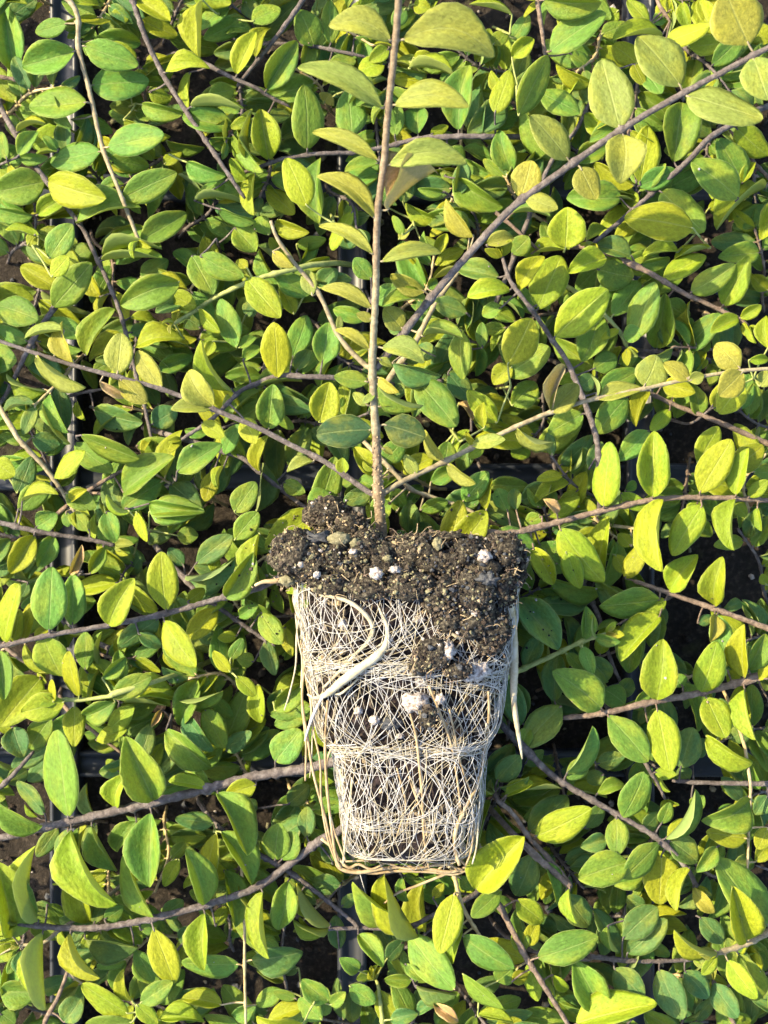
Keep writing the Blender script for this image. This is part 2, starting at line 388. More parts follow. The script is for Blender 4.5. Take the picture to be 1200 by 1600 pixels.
TR[0, 400] = '''-20 230 180 300 150 g7;270 150 95 50 110 y6;250 240 430 30 150 g8;240 95 320 0 90 y8;480 20 760 10 100 g8;840 120 565 230 155 g8
900 0 1000 180 140 g7;940 0 1145 100 120 g8;800 180 920 240 100 y7;1110 430 1030 200 125 g7;930 250 1035 360 80 y9;400 465 540 250 125 g7
390 380 220 300 100 g6;330 600 120 500 120 g6;-60 480 80 490 140 g6;290 720 40 660 140 g7;215 770 -20 810 115 y9;630 430 860 390 110 y7
740 530 900 470 90 g5;1090 630 945 390 105 y9;440 720 670 780 125 b6;710 790 830 720 120 b5;380 840 655 950 125 g8;350 880 530 1010 120 g6
640 890 840 880 90 g6;580 1110 820 940 140 g9;830 1010 1040 880 130 g9;255 1040 400 915 95 y8;85 1190 230 1060 120 g6;105 1150 275 1120 80 y8
80 1110 150 940 110 b5;-20 960 70 1030 120 y7;150 850 280 890 100 b4;200 760 310 850 100 b5;700 1160 940 1190 100 g8;800 1070 950 1190 120 b6
945 780 1050 850 80 y9;1050 930 1120 790 90 g8;1080 840 1150 950 80 y6;1000 1010 960 1150 90 y6;610 1200 500 1115 52 y8;1120 430 1200 380 60 g7
1140 490 1220 430 72 g7;1050 985 1020 1090 42 y8;1160 370 1140 190 90 g4;660 100 790 20 100 g5;310 1110 450 1180 110 g7;330 1150 410 1095 50 y8
1100 1200 1200 1060 120 g8;130 400 -20 330 85 g6;360 680 400 770 42 y6;860 390 880 300 42 y5;890 290 815 315 32 y6;180 400 300 420 60 y5
610 290 730 310 60 y4;610 360 710 330 70 b4;470 190 420 90 90 y5;1140 760 1200 880 100 y8;1160 60 1110 20 60 y6;20 590 60 700 80 b5
1000 400 960 470 60 y7;1150 280 1200 220 90 b5;560 1190 490 1060 110 b5'''
TR[400, 400] = '''-45 105 115 290 140 y8;100 570 85 310 150 y9;180 270 110 140 80 y6;170 480 240 280 120 g5;90 90 250 180 110 g6;290 110 450 110 80 b5
310 500 340 310 140 g7;540 110 460 10 90 g7;300 780 345 590 150 y8;60 810 80 600 140 g7;0 620 215 590 62 g6;560 220 670 140 110 g6
990 270 830 210 100 b7;780 375 970 390 60 g8;960 350 970 580 115 g7;1060 430 1060 310 60 g7;1190 160 990 190 110 y8;750 580 940 800 165 g8
900 550 1010 670 110 b6;1130 780 990 630 100 y9;1070 805 1065 685 55 y10;1200 520 1110 600 100 y7;1140 100 945 60 100 b6;190 540 260 440 80 b5
20 1010 60 840 66 y8;290 1185 370 940 140 g7;160 990 240 800 120 b5;0 1200 30 970 100 b6;550 1080 480 1050 80 g6;540 1110 410 1150 90 b8
600 960 690 860 110 g7;830 940 690 1020 110 y6;970 1150 1090 1010 110 g8;1080 1190 1110 1040 56 y8;770 1190 900 1150 80 g7;820 1060 940 1000 90 g6
660 1200 670 1090 80 g6;130 1060 230 1110 80 g6;1180 1200 1130 1090 90 g6;950 690 1015 770 60 d5;510 300 360 250 80 g6;800 150 850 115 60 g5
880 980 900 870 100 g7;300 150 380 60 100 b5;690 330 620 340 90 b6;640 700 560 640 90 b5;640 500 870 560 70 b8;470 800 500 640 90 y5;700 450 780 480 90 b5
1000 870 960 1010 90 b4;380 860 250 820 100 b5;840 470 760 420 90 b6;560 840 460 900 100 b4;640 1090 700 1180 80 g5;1150 240 1060 280 80 g5'''
TR[800, 400] = '''120 250 230 0 180 y7;30 160 150 0 100 y8;440 10 265 80 120 y8;400 60 570 100 160 g7;200 380 450 155 180 y9;-20 510 90 290 170 y9
-30 560 180 430 160 g7;330 500 400 270 150 g6;400 160 520 150 100 g5;470 280 600 120 120 g6;560 400 670 120 135 g8;680 430 720 175 130 g7
720 210 830 290 110 g6;520 370 610 360 90 g9;500 340 420 390 50 y9;790 400 840 290 80 g6;810 450 980 270 110 g8;1060 290 930 360 76 y9
710 110 910 0 110 y7;600 40 740 10 60 g6;840 170 1050 40 120 g8;990 230 1110 0 125 y9;1070 290 1170 230 66 y9;1200 160 1120 90 80 y5
1085 310 1130 385 32 y9;1200 430 1190 280 60 y8;380 530 490 470 110 g7;500 510 590 460 70 g6;0 700 110 590 130 g6;400 640 590 540 120 g6
540 660 400 830 140 g8;640 640 580 800 80 y7;740 720 650 820 72 y7;710 600 860 640 100 y7;760 650 725 710 50 y5;640 820 500 960 110 g7
660 1130 665 820 148 y9;430 1175 460 870 142 y9;880 1110 1030 860 152 y9;870 970 970 800 120 y7;1040 1000 1180 890 130 y8;1050 1120 1110 900 80 y9
1080 600 970 740 140 y7;260 1190 350 1010 100 y6;40 1150 210 1080 130 b5;330 740 170 830 130 g7;120 910 330 740 140 g6;80 870 0 940 110 y7
220 930 350 890 80 b5;360 1000 420 870 90 b6;930 500 1030 500 60 b5;860 520 920 490 52 y6;1110 490 1200 480 50 y8;1160 610 1220 530 80 p7
510 1110 640 1190 70 y8;870 1150 850 1225 90 y8;1030 1150 1100 1220 70 y8;1110 1130 1200 1050 70 y9;210 1205 150 1140 70 d9;20 1190 10 1090 70 b6
530 1100 580 1060 50 g5;160 200 100 170 80 g5;430 330 350 260 80 g6;240 240 330 190 90 g5;1190 700 1120 760 70 b3;600 560 520 500 80 b5
320 620 380 560 90 b5;880 440 930 400 60 g6'''
TR[0, 800] = '''20 610 90 335 140 y8;230 555 245 255 172 g9;340 530 340 290 120 g7;510 530 630 310 150 y9;780 460 755 185 150 y9;1060 400 1190 190 130 g9
160 110 50 290 120 y7;250 110 180 260 100 g6;330 290 385 155 66 d8;420 290 490 165 76 g6;640 0 690 140 66 y8;500 0 545 140 105 g7
310 0 320 70 55 g7;530 150 650 130 60 g5;450 130 450 0 50 y5;700 150 820 60 90 b4;830 110 930 110 90 g5;920 240 1090 110 110 b7
870 300 1100 220 100 b8;860 250 790 170 80 b5;600 290 660 210 80 b4;740 500 560 630 120 b7;770 510 920 730 150 y9;1020 450 880 600 120 y8
200 580 290 770 180 g7;190 780 0 1010 200 y8;300 890 100 940 140 y8;370 865 325 650 100 y9;250 890 245 785 50 y9;400 740 400 560 110 g6
480 720 480 560 52 g6;480 780 590 680 60 g8;520 870 710 770 110 g8;840 860 660 870 76 y8;840 880 1045 840 82 g8;500 1030 630 910 100 y8
350 910 350 1100 110 y7;540 890 390 960 110 g5;450 1070 595 1020 90 y7;780 1020 990 1200 130 g7;870 950 1000 1120 110 b6;960 920 1050 1110 120 g6
1080 750 1000 650 70 y9;1080 690 1140 590 70 g8;1105 770 1200 860 72 y9;1110 580 1020 590 60 y7;1120 490 1210 430 70 g8;0 650 20 880 120 g8
60 1010 110 1150 130 b7;240 960 140 1110 120 g6;880 420 960 360 70 y5;770 650 830 730 72 y6;650 570 760 630 70 b6;600 650 700 740 90 b6
760 925 710 1010 42 d6;170 70 270 10 110 g6;420 90 350 0 80 g6;1100 130 1210 0 110 g8;700 0 960 0 90 g8;-20 300 40 230 90 b5
130 330 100 400 60 b5;460 240 560 320 90 g4;560 1180 640 1120 70 b5;1190 700 1110 680 80 g6;1060 1120 1180 1030 90 b5;1000 880 1090 960 80 g5'''
TR[0, 1200] = '''320 230 270 -180 185 g9;720 150 590 -150 190 g9;200 270 -20 150 110 g9;210 215 80 60 95 b7;540 190 600 20 110 y8;335 290 550 640 172 y9
350 470 420 730 140 y7;440 730 490 600 70 b6;180 720 165 365 105 y9;220 640 310 730 80 g6;430 270 550 480 100 g8;640 250 540 390 100 g6
710 210 700 560 178 g9;720 700 585 400 130 g9;60 790 -20 440 140 g9;960 90 790 60 72 y8;980 80 870 0 100 g7;1020 115 1160 410 112 g9
1200 80 1055 130 100 y8;1000 260 820 240 90 b7;1015 305 980 555 110 y8;1035 300 1180 550 112 g8;960 640 870 380 112 g9;840 430 770 555 80 y7
1050 480 1100 750 110 g7;960 680 960 950 122 y9;1120 920 850 910 130 g7;720 755 820 1010 142 y9;630 850 720 1000 90 g7;330 775 470 985 122 y9
400 800 650 840 120 b7;200 770 215 1135 76 y9;100 850 150 980 60 b6;600 1150 385 1010 130 y8;620 1190 400 1200 100 g8;620 1090 580 940 66 y8
660 1100 810 1000 100 g9;640 1110 740 1200 80 y9;300 1190 390 1060 120 b7;0 1050 180 1050 140 g6;1040 1110 850 1080 62 y7;740 1180 960 1190 70 y7
1200 1110 1090 1160 90 g6;305 520 245 545 26 g6;760 700 860 620 90 b6;800 420 870 350 70 g5;0 1150 70 1200 90 g6;490 710 580 650 80 g5
1010 740 1060 650 70 y6;660 760 740 720 80 g5;850 830 900 740 90 b5;500 480 420 530 70 y5;1150 200 1200 150 80 b5;40 640 90 620 60 g5
560 20 500 -40 60 y6;30 70 130 10 90 b4;-10 880 60 830 90 y6'''
TR[400, 1300] = '''30 280 60 595 100 y9;150 230 100 460 125 g8;-20 600 220 560 150 b7;200 290 230 400 80 y6;350 435 190 240 52 y8;400 250 260 230 120 b6
690 430 450 240 92 g9;760 490 600 200 80 y9;390 550 370 390 90 b6;480 480 595 635 72 g8;480 650 390 590 80 g8;340 450 175 410 50 y8
720 480 930 740 170 g9;750 720 940 760 80 b8;930 290 860 570 140 y9;970 430 920 620 90 y8;1150 270 1010 400 90 g9;1030 270 1260 20 195 y10
970 485 1210 640 150 g9;440 720 560 800 110 g7;730 690 600 690 70 g7;340 790 215 690 110 g7;310 880 200 780 110 g7;220 900 0 870 140 y8
350 810 420 750 70 g7;120 740 0 810 90 g6;970 665 1160 830 110 g9;700 620 790 690 60 g8;830 800 950 890 80 d8;630 880 760 850 80 b7
1040 860 1210 900 62 y8;750 210 830 330 80 b5;830 310 880 240 52 y7;950 210 1020 270 70 g7;120 130 190 0 130 g8;360 150 315 60 60 b6
50 130 60 10 80 y7;1110 360 1200 330 90 g6;610 600 690 510 90 b4;540 660 470 690 60 g6;680 760 620 650 80 b5;560 160 650 130 70 b4
1130 700 1200 640 110 g7;400 350 470 290 60 b5;200 640 120 650 60 b4'''
TR[800, 800] = '''100 165 195 340 100 y8;225 80 430 330 160 y8;400 300 450 20 142 y9;700 -60 700 280 142 y9;890 -30 750 205 142 y9;530 310 630 130 90 y7
560 160 500 100 70 y6;480 200 530 290 80 y6;430 370 160 310 122 g7;0 130 70 290 110 b6;30 410 220 645 160 b9;350 430 130 430 130 b8
690 410 410 440 152 g9;720 410 580 510 80 y7;690 490 510 700 132 y9;340 600 345 440 80 g9;395 590 380 480 28 y9;390 580 510 610 52 g9
330 630 380 765 66 g9;420 920 190 745 170 g9;230 910 50 1100 152 b8;200 890 220 670 120 b6;430 830 530 900 120 g6;680 880 710 595 176 y9
890 845 960 605 146 y9;740 370 870 200 130 y8;950 440 985 210 122 y9;950 480 930 610 80 p8;960 485 1010 700 110 g8;1090 775 1090 525 86 y9
1110 740 1190 570 110 g8;1160 790 1210 680 60 y9;680 925 740 1220 156 y9;450 955 640 1170 152 g9;910 870 1000 1060 152 y9;1090 830 1145 1070 76 y9
910 1050 1130 1180 120 y8;790 1200 850 1010 150 b8;260 1220 380 1005 110 g9;640 1000 680 920 60 g7;580 900 640 840 70 g7;870 520 940 490 60 b6
1020 1060 1130 1010 90 b6;1050 -60 1040 180 92 y9;1150 -20 1170 90 36 y9;990 460 1075 420 60 b5;350 680 450 790 100 b6;400 1180 530 1140 90 b6
1200 880 1170 1030 80 g6;250 660 330 740 60 g7;20 800 60 950 100 b5;60 740 130 580 100 b5;560 780 480 860 90 b5;1190 340 1170 290 50 y6
800 820 760 760 90 g6;140 20 60 60 80 g5;330 200 260 240 80 b5;1010 740 1050 800 70 y5;60 1180 150 1120 80 b5;850 1150 900 1060 80 b5'''
TR[800, 1200] = '''110 320 375 190 152 y9;-10 110 235 95 60 y8;80 300 260 130 150 b7;520 230 620 20 150 g9;400 120 530 80 70 g7;490 235 490 410 112 g9
545 440 310 520 162 g9;690 350 520 520 132 g9;700 410 690 640 180 y8;440 330 320 370 90 b8;720 330 860 100 76 g9;1115 150 890 250 152 g9
1100 330 910 300 110 y8;740 340 870 440 130 b8;610 290 690 210 90 b7;1200 280 1150 380 90 y8;1140 440 1200 360 80 y7;1200 130 1140 220 90 b7
830 470 770 670 60 y10;850 560 950 680 70 p9;960 370 865 490 80 g9;1200 740 950 420 172 g9;1100 810 1030 550 156 y10;960 860 760 755 90 y10
960 880 890 970 62 y10;1010 900 1150 1080 100 y10;1060 870 1170 1080 130 g8;120 890 405 790 152 g9;520 800 680 650 140 b8;540 870 730 710 130 b8
290 900 420 1150 160 g8;480 940 620 1080 140 b8;690 945 800 1180 150 b8;300 1200 680 1105 130 y9;20 620 150 720 110 y8;160 440 210 635 82 g8
100 400 20 600 140 b7;270 565 310 730 60 y9;250 590 360 740 130 b7;380 660 500 870 110 b7;450 740 500 860 46 g8;700 260 740 160 80 g8
730 340 820 240 80 y8;880 700 990 820 100 b8;810 950 920 1080 110 b7;940 1010 1060 1170 120 b7;860 1190 940 1080 90 b6;0 1000 75 960 70 y7
60 860 10 760 90 g6;190 970 260 1040 60 y7;350 -40 260 50 92 g8;670 20 770 30 60 y8;1150 1080 1200 1000 90 b6;1080 700 1190 620 110 b6
60 840 120 720 80 y6;340 280 430 170 90 b7;560 1180 480 1110 80 b6;840 180 900 130 80 g7;1020 480 1130 430 80 b6;620 660 540 600 90 b6
830 60 780 0 80 b6;430 30 350 60 80 b6;1000 1160 1120 1190 80 g6'''
TR[430, 1050] = '''0 420 120 270 150 g8;0 880 20 705 140 g8;60 620 160 530 100 b6;150 780 150 630 90 b6;270 890 230 790 70 b7;0 180 130 50 110 g7
1040 510 1150 390 112 b9;1050 540 1190 490 60 b9;1080 580 1210 520 56 y9;1010 600 950 870 60 y8;1120 340 990 480 120 b7;1080 20 1150 250 120 b8
1090 830 1000 710 90 b6;1190 260 1150 370 80 g8;1000 200 1080 280 90 b6;960 420 1040 560 90 b6;80 240 30 130 80 b5;130 400 190 330 70 y5'''
TR[400, 770] = '''258 75 39 234 130 y9;310 0 220 60 110 g9;15 170 20 400 80 y8;60 250 110 380 90 g7;804 225 855 30 110 y8;834 225 960 75 130 y8
960 210 1170 255 75 g8;1180 210 1290 330 140 g7;1293 246 1350 400 90 y8;20 500 110 630 100 g8;120 560 150 680 60 y6;560 40 480 100 100 g8
40 620 80 760 80 b6;110 820 60 920 70 b5;10 800 20 960 90 y5;500 90 540 180 80 y7;640 170 640 30 90 b6;740 190 660 130 80 b6'''
# the seedling's own leaves, same units: petiole, tip, width, colour, curl code
SEED = {}
SEED[400, 0] = '''630 190 340 120 135 p;590 505 195 315 112 p;572 750 265 620 78 p;555 1020 285 825 100 p;548 1190 295 1060 70 p
690 185 1120 262 205 p;650 492 1000 500 125 p;625 772 990 765 122 p;612 985 845 800 52 d;590 1225 870 1185 80 p'''
SEED[400, 400] = '''590 430 790 500 105 p;540 245 305 150 76 p;532 440 370 345 56 p;525 590 365 565 80 g;525 700 455 640 50 p;575 570 670 640 46 p
575 705 655 715 28 p;548 300 470 270 46 p;560 640 500 690 34 p;575 480 640 520 40 p;560 1000 500 960 30 y;590 900 640 930 34 p;545 815 280 840 158 k;600 790 795 850 150 k;570 600 785 700 56 g'''
SB = {}   # leaves on the seedling's side branches
SB[800, 0] = '''790 405 590 170 205 p;505 600 420 280 190 p;265 750 85 540 142 p;1110 210 1000 -40 245 p;820 450 1175 560 172 p;520 630 510 860 168 p
320 785 395 935 124 p;40 930 90 750 134 p;60 930 215 980 86 p;1130 270 1200 470 172 p'''
SB[0, 400] = '''345 500 290 305 84 p;550 552 570 360 134 p;760 617 640 445 100 p;560 575 690 690 100 p;1000 705 885 535 134 p;990 715 800 720 76 p
300 350 115 385 64 p;170 470 400 620 64 p;470 590 600 660 60 d'''
SB[400, 400] = '''265 185 235 65 76 p;390 350 392 278 34 p;80 -20 175 55 50 p;800 205 590 235 50 g;790 165 630 85 68 p;690 345 600 240 110 p;415 1018 405 945 64 y
270 963 145 1015 54 p;880 960 790 815 52 p;750 1025 700 930 64 p;900 975 1030 1070 52 p;1010 890 1170 860 74 p;1070 890 995 945 54 y;1040 880 985 820 34 y'''
SB[800, 400] = '''185 732 310 600 112 p;180 725 250 515 90 d;405 672 610 622 66 p;620 610 680 465 152 p;830 580 710 500 92 p;1068 525 955 410 124 p
1080 545 970 655 134 p;20 808 200 875 34 p;400 660 370 560 30 g;830 585 900 560 60 p'''

# stems: points (photo px), first point = rooted end; radius px; level; bark; label
ST = [
 ('-30 -60|107 0|123 77|140 143|160 230|187 300|217 377', 3.6, 7, 'bark_pale', 'tan stem curving down from the top left corner between paired oval leaves', 1),
 ('190 -50|213 17|227 57|253 113|293 177|333 237|360 277|383 310', 3.8, 7, 'bark', 'purplish brown stem slanting from the top edge toward the middle, left of the tall seedling', 0),
 ('23 207|47 247|93 310|127 353|150 400|180 467|197 520|213 587|227 640|237 687', 3.3, 6, 'bark', 'long thin brown stem wandering down the left side across the tray gap', 1),
 ('-40 118|0 120|60 130|90 127', 3, 5, 'bark_red', 'short tan twig at the left edge below the top corner', 0),
 ('327 103|367 123|400 137|420 150|453 167', 3, 6, 'bark', 'dark twig crossing between two oval leaf pairs near the top, left of the seedling', 0),
 ('490 -30|473 0|443 43|400 97|370 135', 3.6, 6, 'bark', 'grey brown stem entering from the top edge just left of the seedling', 0),
 ('430 68|487 72|543 83|573 90', 2.8, 5, 'bark', 'short brown twig passing behind the seedling near the top edge', 0),
 ('780 213|760 213|710 213|653 217|607 228|557 238|500 240|443 248|400 263|380 270', 3.6, 6, 'bark', 'dark horizontal stem passing behind the upper third of the seedling', 2),
 ('838 -40|840 0|847 50|852 87', 3.6, 7, 'bark_red', 'short upright brown stem at the top edge right of the seedling', 0),
 ('800 410|830 330|837 307|867 243|900 203|923 157|950 110', 3.4, 6, 'bark', 'brown stem tucked beneath the long diagonal branch at upper right', 0),
 ('1145 193|1107 217|1073 253|1013 307|967 347|927 380', 4, 7, 'bark', 'dark grey stem slanting parallel below the long diagonal branch at upper right', 2),
 ('1230 300|1190 267|1163 233|1140 203', 3, 5, 'bark_red', 'short reddish twig near the right edge under yellow leaves', 0),
 ('1030 -40|1027 0|1047 33', 3.2, 5, 'bark_red', 'brown twig end at the top edge toward the right', 0),
 ('760 320|800 353|840 390', 3, 6, 'bark_red', 'thin brown twig between the seedling and the diagonal branch', 0),
 ('83 483|60 517|40 553|17 603|0 630|-30 670', 3.8, 6, 'bark', 'grey brown stem leaving the left edge beneath the low branch', 0),
 ('440 425|390 440|340 463|313 480|287 497|272 505', 3.6, 7, 'green_stem', 'grey green stem ending in a pale pointed tip left of the seedling', 2),
 ('520 590|473 588|433 587|400 600|373 613|333 653|283 687', 3.6, 7, 'bark', 'stem bending left of the dark old leaf of the seedling', 1),
 ('90 623|133 613|167 607', 2.6, 4, 'bark', 'low brown twig above the dark blue tray gap', 0),
 ('20 670|30 687|67 727|97 767|117 800', 3.6, 7, 'bark_pale', 'pale stem slanting down near the left edge, midway down', 1),
 ('120 780|137 767|177 743|227 717', 3, 5, 'bark_red', 'reddish twig crossing the tray gap beneath a broad green leaf', 0),
 ('300 690|373 713|400 733|433 760|463 783|490 800', 3.6, 6, 'bark', 'brown stem reaching the soil crust from upper left', 0),
 ('640 545|647 540|677 480|700 447|730 405', 4, 7, 'bark_pale', 'pale short stem doubling the diagonal branch right of the seedling', 0),
 ('600 722|627 750|643 765|677 777|733 797|765 822', 3, 7, 'bark_pale', 'thin pale stem with a curled tip above the soil crust', 2),
 ('935 710|927 667|890 573|860 527|833 487|800 443|790 420|785 400', 3.8, 8, 'bark', 'stem topped by a bright yellow green leaf cluster right of the diagonal branch', 2),
 ('997 417|1027 433|1067 457|1117 480|1153 497|1170 510', 3.6, 7, 'bark_red', 'pinkish brown stem running toward the right edge with a bright opening tip', 2),
 ('930 480|940 487|967 517|980 543', 3, 7, 'green_stem', 'grey green shoot tip with small round leaves right of centre', 2),
 ('1100 562|1093 560|1040 550|1000 547|937 542|900 540', 3.2, 5, 'bark', 'straight dark stem hidden under the pale right branch', 0),
 ('1240 710|1200 693|1113 655|1060 635|1007 610', 4, 6, 'bark_red', 'brown stem over the dark soil gap at right of centre', 1),
 ('770 833|800 833|867 817|933 800|1013 782|1090 777|1200 782|1240 785', 4.2, 8, 'bark_red', 'long reddish stem with upright yellow leaves crossing to the right edge above middle', 2),
 ('910 630|917 633|930 683|950 720', 3.2, 5, 'bark', 'brown stem leaning under the pale right branch', 0),
 ('855 690|860 703|873 757|883 790', 3, 4, 'bark', 'brown stem in the dark gap above the long reddish stem', 0),
 ('-30 812|0 817|67 832|133 842|180 852', 3.6, 6, 'bark', 'dark brown stem at the left edge just above the middle leaves', 1),
 ('440 900|400 920|350 933|260 958|167 977|80 992|0 1010|-40 1018', 4.2, 8, 'bark', 'long dark stem with upright paired leaves from the left edge to the soil crust', 0),
 ('0 1005|7 1010|33 1030|60 1047', 3.4, 6, 'bark_red', 'short twig forking down at the left edge', 1),
 ('170 1013|227 1037|267 1057|323 1070', 3.4, 5, 'bark', 'shaded stem slanting below the long dark stem at left', 1),
 ('290 905|293 910|320 933|367 967|400 990|430 1010', 3.6, 6, 'bark', 'stem slanting down to the left side of the root ball', 0),
 ('175 1085|170 1088|130 1093|90 1093', 3.2, 8, 'green_stem', 'pale green shoot tip of large yellow leaves at lower left edge', 2),
 ('140 1138|143 1140|190 1177', 3, 5, 'bark_red', 'thin reddish stem low among the leaves left of the root ball', 0),
 ('-20 1235|0 1230|27 1203|53 1173', 3.6, 6, 'bark', 'short dark stem at the left edge, below the middle', 0),
 ('540 1185|480 1200|400 1213|333 1230|267 1247|200 1263|110 1283|0 1310|-50 1320', 6.5, 8, 'bark', 'thickest grey stem crossing the lower left with large hanging leaves', 0),
 ('520 1305|500 1313|450 1352|400 1387|333 1410|247 1433|167 1448|100 1450|27 1443', 5.2, 8, 'bark', 'bowed grey stem below the thickest stem with hanging yellow leaves', 1),
 ('70 1600|73 1590|90 1560|110 1507', 3.4, 6, 'bark_red', 'short stem rising at the lower left corner', 1),
 ('90 1455|67 1473|30 1477', 3, 7, 'bark_pale', 'small pale twig at lower left', 1),
 ('379 1393|382 1440|382 1510|384 1600|384 1640', 2.2, 7, 'straw', 'thin straw coloured upright stalk near the bottom edge, left of the root ball', 0),
 ('400 1333|433 1350|467 1373|543 1433|560 1450', 3.8, 7, 'bark', 'stem running under the lower left corner of the root ball', 0),
 ('700 1420|670 1433|633 1450|563 1450|483 1452', 3.4, 7, 'bark', 'short horizontal stem with narrow leaves below the root ball', 2),
 ('600 1610|598 1600|592 1545|587 1530', 3.2, 6, 'green_stem', 'young shoot at the bottom edge below the root ball', 2),
 ('710 1370|723 1417|750 1463|757 1470', 3, 8, 'straw', 'straw coloured twig bending down right of the root ball foot', 1),
 ('755 1380|760 1393|783 1420|800 1453|823 1497|850 1540|887 1600|905 1640', 4.2, 8, 'bark_red', 'reddish stem running down to the bottom edge right of centre', 1),
 ('840 1340|890 1383|850 1333|830 1313|800 1270|777 1250|773 1237', 4, 8, 'bark_red', 'pinkish stem rising to a blue green tip beside the root ball foot', 2),
 ('830 1180|850 1200|880 1223|960 1270|1027 1310|1070 1353|1090 1387', 4.4, 8, 'bark', 'dark stem slanting through the lower right with a curled yellow tip', 2),
 ('1240 1225|1200 1225|1100 1223|1050 1220', 3.6, 7, 'bark', 'straight dark stem at the right edge, lower down', 0),
 ('1010 1195|1013 1200|1027 1223|1040 1250', 3, 7, 'bark', 'small stem with pale leaves at lower right', 2),
 ('1173 1225|1173 1233|1170 1300|1168 1360', 2.2, 8, 'straw', 'thin straw stalk standing near the right edge, lower down', 0),
 ('920 1498|927 1495|1000 1502|1083 1500', 3.6, 7, 'bark', 'straight dark stem low at the right with leaves hanging below', 1),
 ('1230 1440|1200 1457|1160 1477|1120 1490', 4.6, 9, 'bark_pale', 'grey stem entering the lower right edge with bright yellow young leaves', 2),
 ('1150 1610|1147 1600|1113 1530', 3.2, 6, 'bark_red', 'thin stem at the bottom right corner', 1),
 ('1240 1035|1200 1050|1167 1063|1093 1083|1013 1098|940 1115|877 1122', 5, 8, 'bark_red', 'pink brown stem with large glowing yellow leaves at the right', 0),
 ('1240 1000|1200 982|1113 950|1040 925|990 907', 4, 7, 'bark_red', 'brown stem over the dark soil gap at the right, below the middle', 0),
 ('790 1060|800 1053|833 1038|873 1020|910 1002|947 990', 3.6, 8, 'green_stem', 'grey green shoot with small opening leaves right of the root ball', 2),
 ('920 930|937 967|953 1027|970 1067', 3.4, 5, 'bark', 'thin stem low behind the green shoot right of the root ball', 0),
 ('970 823|1003 827', 2.6, 6, 'straw', 'short straw twig just below the long reddish stem', 0),
]
# the seedling: main stem and branches (photo px with height in mm)
MAIN = '596 868 46|596 830 48|593 795 50|590 747 52|588 693 54|585 640 56|582 587 58|583 533 60|587 460 63|588 400 66|590 333 69|600 253 73|607 167 77|618 63 82|625 -30 87'
BR = [
 ('586 575 58|600 560 58|670 470 60|730 400 62|800 325 65|870 273 68|967 205 71|1060 150 74|1200 75 78|1290 30 81', 6.0, 'bark', 'long diagonal grey branch'),
 ('582 575 58|573 572 57|543 543 57|523 513 57|497 457 58|457 407 59|432 370 60|423 345 60', 4.0, 'bark_pale', 'short upper left branch'),
 ('592 771 51|578 770 50|510 723 49|450 693 48|400 667 48|327 637 48|253 608 48|187 590 48|113 570 48|50 550 48|0 533 48|-60 512 48', 4.6, 'bark', 'long low branch reaching to the left'),
 ('594 772 51|603 768 51|633 750 50|683 727 49|737 700 48|800 670 48|863 643 48|933 622 49|1007 607 49|1077 592 50|1153 580 50|1240 573 51', 4.4, 'bark_pale', 'long low branch reaching to the right'),
]
GAPS = [(1090, 690, 55), (1035, 720, 45), (1150, 900, 45), (1080, 960, 40), (1100, 1010, 35), (700, 650, 25), (735, 745, 40), (820, 720, 30), (560, 1395, 45), (490, 1500, 50),
        (530, 1480, 30), (20, 400, 30), (75, 470, 26), (135, 450, 22), (140, 640, 26), (150, 730, 26), (100, 1240, 40), (30, 1310, 38), (90, 1390, 34), (75, 1490, 32), (150, 960, 16),
        (215, 1240, 22), (310, 1430, 22), (1050, 70, 14), (730, 1500, 35), (740, 1430, 20), (420, 1240, 30), (20, 1180, 20), (1030, 930, 26), (960, 1040, 24), (1080, 400, 34),
        (320, 700, 16), (240, 660, 14), (460, 1430, 20), (120, 1010, 16), (750, 20, 12), (70, 1560, 14), (410, 350, 12)]
LAND = [(600, 150, 'the seedling tip'), (590, 480, 'the seedling stem fork'), (600, 760, 'the lowest seedling fork'), (620, 860, 'the soil crust'), (630, 1100, 'the root ball'),
        (630, 1370, 'the root ball foot'), (1000, 180, 'the diagonal branch'), (180, 590, 'the low left branch'), (950, 625, 'the low right branch'), (200, 960, 'the long dark stem'),
        (250, 1250, 'the thickest stem'), (250, 1430, 'the bowed grey stem'), (1050, 780, 'the long reddish stem'), (1040, 1095, 'the pinkish lower stem'), (980, 1290, 'the dark slanting stem'),
        (840, 1530, 'the bottom reddish stem'), (140, 150, 'the top left stem'), (290, 170, 'the purplish stem'), (80, 760, 'the pale left stem'), (1150, 1480, 'the lower right stem'),
        (100, 1560, 'the bottom left corner'), (1150, 330, 'the upper right edge'), (480, 1540, 'the bottom edge'), (1130, 1570, 'the bottom right corner'), (830, 470, 'the yellow tipped stem'),
        (60, 330, 'the upper left edge'), (420, 450, 'the grey green pointed stem'), (780, 60, 'the top edge stem'), (1090, 470, 'the pinkish stem'), (400, 740, 'the stem above the crust')]
# ---------------------------------------------------------------- ground: potting soil in a black plug tray
ax_ = np.concatenate([np.linspace(-1.5, -.16, 12)[:-1], np.linspace(-.16, .16, 230), np.linspace(.16, 1.5, 12)[1:]])
n_ = len(ax_); vs = []
for y in ax_:
    for x in ax_:
        h = 0.0016 * noise.fractal(Vector((x * 90, y * 90, 1)), 1.0, 2.0, 5) + 0.0012 * noise.noise(Vector((x * 30, y * 30, 4)))
        vs.append((x, y, h - 0.0005))
mb = MB(); mb.add(vs, [(j * n_ + i, j * n_ + i + 1, (j + 1) * n_ + i + 1, (j + 1) * n_ + i) for j in range(n_ - 1) for i in range(n_ - 1)])
soil = mb.build('soil', M['soil'], kind='structure')

